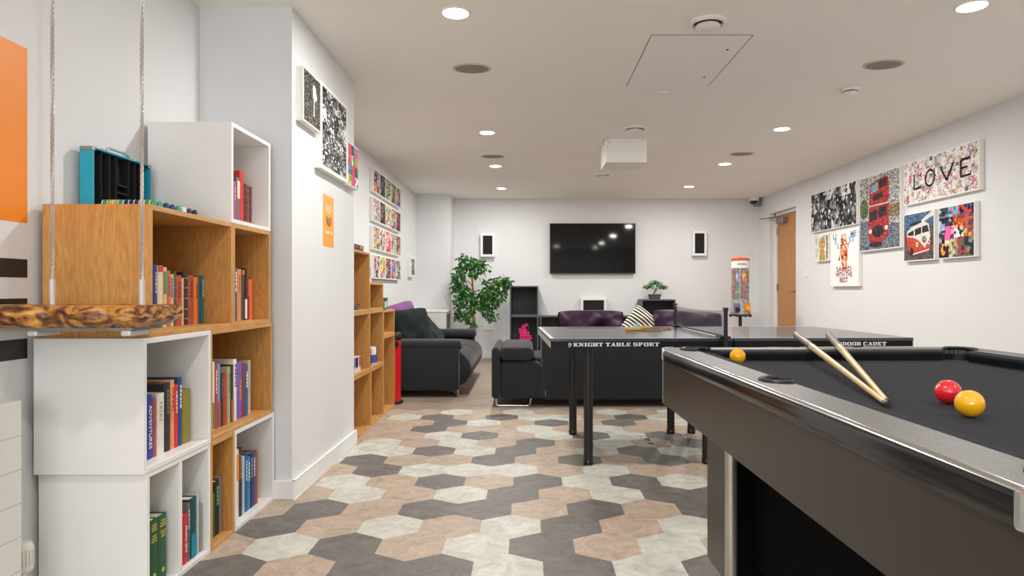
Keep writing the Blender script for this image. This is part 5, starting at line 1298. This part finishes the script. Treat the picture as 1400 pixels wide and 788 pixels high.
# two pedestals
for py0, py1 in ((2.02, 2.235), (.80, 1.015)):
    lg = MB().box(.618, 1.50, py0+.02, py1, .135, .632).build('pedestal', mat('pedestal_laminate', '332f2a', .38, vary=.06), t, bevel=.001)
    MB().box(.655, 1.463, py0-.0, py0+.0195, .135, .631).build('front_board', mat('under_table_shade', '020202', .9, spec=.1), lg)  # near-black colour carries the shade on the pedestal front
    for x in (.616, 1.465): MB().prism(arc(x+.0185, py0+.020, .0185, 180, 360, 10), 'z', .13, .631).build('corner_post', mat('satin_aluminium', 'c4bcb4', .38, metal=.8, vary=.03), lg, smooth=True)
    for x in (.72, 1.40): MB().lathe((x, (py0+py1)/2, 0), [(.045, 0), (.045, .012), (.02, .02), (.02, .137)], 24).build('levelling_foot', black_m, lg, smooth=True)
MB().box(.70, 1.42, 1.016, 2.019, .20, .632).build('ball_return_box', mat('under_table_shade', '020202', .9, spec=.1), t)  # darkness beneath the table is put into this box's colour

def ball(label, x, y, col, m_):
    o = MB().sphere((x, y, BZ+.0254), .0254, 24).build('pool_ball', mat(m_, col, .08, vary=.0, spec=.6, coat=.6), smooth=True, angle=180)
    recenter(o, (x, y, BZ+.0254)); o.location.z = BZ+.0258
    return tag(o, label, 'ball', None)
ball('glossy yellow pool ball nearest the camera on the black cloth', .842, 1.258, 'fbb80e', 'ball_yellow')
ball('glossy red pool ball just behind the yellow one', .893, 1.402, 'e6202a', 'ball_red')
ball('glossy yellow pool ball alone near the far left corner pocket', .690, 2.165, 'fbb80e', 'ball_yellow')
maple = mat('cue_maple', 'd9bd80', .3, vary=.08, scale=8); 
buttm = wood_mat('cue_butt', '3a2c26', '8a7a6c', 'X', .25, 3.0)
def cue(label, tip, butt):
    t = thing('pool_cue', label, 'cue', tip); tip = Vector(tip); butt = Vector(butt); d = butt-tip; 
    P = lambda f: tip+d*f; R = lambda f: .0056+(.0145-.0056)*f
    MB().cyl(P(0), P(.006), .0050, .0054, 16).build('tip', mat('cue_tip', '2a2a2c', .9), t)
    MB().cyl(P(.006), P(.018), .0056, .0057, 16).build('ferrule', mat('ferrule_dark', '5a3c2c', .4), t, smooth=True)
    MB().cyl(P(.018), P(.70), R(.018), R(.70), 20).build('shaft', maple, t, smooth=True)
    MB().cyl(P(.70), P(.985), R(.70), R(.985), 20).build('butt', buttm, t, smooth=True)
    # pointed splices of the butt into the shaft
    u = d.normalized().orthogonal().normalized(); w = d.normalized().cross(u); g = MB()
    for k in range(4):
        a0 = PI/2*k; pts = []
        for f, ha in ((.56, 0.02), (.70, .75)):
            for s in (-1, 0, 1):
                aa = a0+s*ha; pts.append(P(f)+(u*math.cos(aa)+w*math.sin(aa))*(R(f)+.0004))
        g.add(pts, [(0, 1, 4, 3), (1, 2, 5, 4)])
    g.build('splice', buttm, t)
    MB().cyl(P(.985), P(1.0), .0143, .0125, 20).build('bumper', black_m, t, smooth=True)
    return t
def thru(tip, px, py, Y):
    return ((px-720)*Y/F, Y, Zat(py, Y))
tz = BZ+.0062
tip1 = (.741, 1.358, tz); tip2 = (.757, 1.388, tz)
cue('pool cue lying nearer the camera, dark butt over the far rail', tip1, (1.122, 2.76, .8485))
cue('pool cue lying on the right, crossing behind the other at the tips', tip2, (1.250, 2.74, .8485))

# ------------------------------------------------------------------ sweet dispenser on its stand
cx, cy = 2.84, 8.8
t = thing('candy_dispenser', 'tall tube candy dispenser with orange lid on a black pole in the far right corner', 'candy dispenser', (cx, cy, 0))
MB().lathe((cx, cy, 0), [(.17, 0), (.17, .012), (.03, .025)], 32).build('base', black_m, t, smooth=True)
MB().cyl((cx, cy, .012), (cx, cy, .70), .022, n=20).build('pole', black_m, t, smooth=True)
MB().lathe((cx, cy, 0), [(.10, .695), (.145, .70), (.145, .718), (.001, .72)], 32).build('tray', black_m, t, smooth=True)
for k in range(8):
    a_ = 2*PI*k/8+.2; MB().sphere((cx+.135*math.cos(a_), cy+.135*math.sin(a_), .695), .012, 8).build('tray_foot', black_m, t, smooth=True)
hb = MB()
hb.lathe((cx, cy, 0), [(.134, .7205), (.134, .76), (.118, .87), (.112, .93), (.001, .93)], 12); hb.build('dispenser_body', mat('dispenser_clear', '9c9896', .25, vary=.35, scale=30), t)
fr_ = [(-.075, -.098, 'chute_purple', '7a6a8c'), (.058, -.105, 'chute_orange', 'e07a28')]
for dx, dy, nm, c_ in fr_:
    MB().box(cx+dx-.036, cx+dx+.036, cy+dy-.02, cy+dy+.03, .745, .87).build('chute', mat(nm, c_, .35, vary=.4, scale=60), t, bevel=.006)
MB().cyl((cx-.075, cy-.128, .785), (cx-.075, cy-.136, .785), .034, n=24).build('chute_hole', black_gloss, t)
MB().cyl((cx+.06, cy-.13, .80), (cx+.06, cy-.15, .80), .03, n=20).build('turn_knob', mat('knob_yellow', 'e8a42c', .35), t, bevel=.004)
candy = [('candy_red', 'c8402e'), ('candy_teal', '4a9ab0'), ('candy_orange', 'e08a3c'), ('candy_green', '5aa05a'), ('candy_pink', 'd85a6a'), ('candy_cream', 'e0d0a8')]
ms = [mat(a_, b_, .3, vary=.2, scale=60) for a_, b_ in candy]
for k in range(6):
    a_ = 2*PI*k/6+PI/6+.3; x, y = cx+.072*math.cos(a_), cy+.072*math.sin(a_); g = MB()
    for j in range(12): g.sphere((x, y, .955+j*.032), .029, 6, mi=(j+k*2) % 2 and (k % 6) or ((k+j) % 6))
    g.build('candy_column', ms, t, smooth=True)
tub, nt, b = new_mat('clear_acrylic'); b.inputs['Transmission Weight'].default_value = .9; b.inputs['Roughness'].default_value = .03; b.inputs['IOR'].default_value = 1.1; b.inputs['Base Color'].default_value = (.97, .97, .97, 1)
MB().lathe((cx, cy, 0), [(.112, .932), (.112, 1.36)], 36).lathe((cx, cy, 0), [(.110, .932), (.110, 1.36)], 36).build('clear_tube', tub, t, smooth=True)
cards = [(-.055, 'card_violet', ['8a7ac0', 'd8c8e0', '5aa0c0', 'e05a6a']), (.02, 'card_yellow', ['e8c83a', 'f0e07a', 'c8402e', 'e8a42c']), (.08, 'card_multi', ['6a8a5a', 'c85a7a', '7a6ab0', 'e0c8a0'])]
for dx, nm, pal in cards:
    w = .034 if dx < 0 else .028
    a_ = math.atan2(-math.sqrt(.1125**2-dx*dx), dx); g = MB(); uv = []
    for i in range(5):
        aa = a_+(i-2)*w/.1125/2
        for z in (1.145, 1.26): g.v.append((cx+.1133*math.cos(aa), cy+.1133*math.sin(aa), z)); uv.append((i/4, (z-1.145)/.115))
    for i in range(4): g.f.append([2*i, 2*i+2, 2*i+3, 2*i+1]); g.mi.append(0)
    g.build('price_card', mosaic_mat(nm, 3, 3, pal, 3, .6), t, uvs=uv)
MB().lathe((cx, cy, 0), [(.114, 1.33), (.1145, 1.335), (.1145, 1.425), (.114, 1.43)], 36).build('header_band', mat('band_white', 'ece9e8', .45, vary=.01), t, smooth=True)
g = MB(); rr = random.Random(9)
aa = -PI/2-.62
for i in range(10):
    w = .055+.03*rr.random(); h = .018+.006*rr.random()
    vs = []
    for (q, z) in ((aa, 1.372), (aa+w, 1.372), (aa+w, 1.372+h), (aa, 1.372+h)): vs.append((cx+.1152*math.cos(q), cy+.1152*math.sin(q), z))
    g.add(vs, [(0, 1, 2, 3)]); aa += w+.045
g.build('header_print', mat('print_navy', '203050', .6), t)
MB().lathe((cx, cy, 0), [(.118, 1.43), (.12, 1.435), (.12, 1.458), (.10, 1.468), (.03, 1.474), (.02, 1.482), (.001, 1.484)], 36).build('lid', mat('lid_orange', 'd8582a', .35, vary=.25, scale=12), t, smooth=True)

# ------------------------------------------------------------------ camera, world, colour
cam = bpy.data.cameras.new('camera'); co = bpy.data.objects.new('camera', cam); COL.objects.link(co)
co.location = (0, 0, EYE); co.rotation_euler = (PI/2, 0, 0)
cam.sensor_width = 36; cam.lens = F/1400*36; cam.shift_x = -20/1400; cam.shift_y = 4/1400; cam.clip_start = .05
sc = bpy.context.scene; sc.camera = co
w = bpy.data.worlds.new('world'); sc.world = w; w.use_nodes = True
w.node_tree.nodes['Background'].inputs['Color'].default_value = (.9, .95, 1, 1); w.node_tree.nodes['Background'].inputs['Strength'].default_value = .3
sc.view_settings.view_transform = 'Standard'; sc.view_settings.look = 'None'; sc.view_settings.gamma = 1; sc.view_settings.use_curve_mapping = False
sc.view_settings.exposure = 0.10
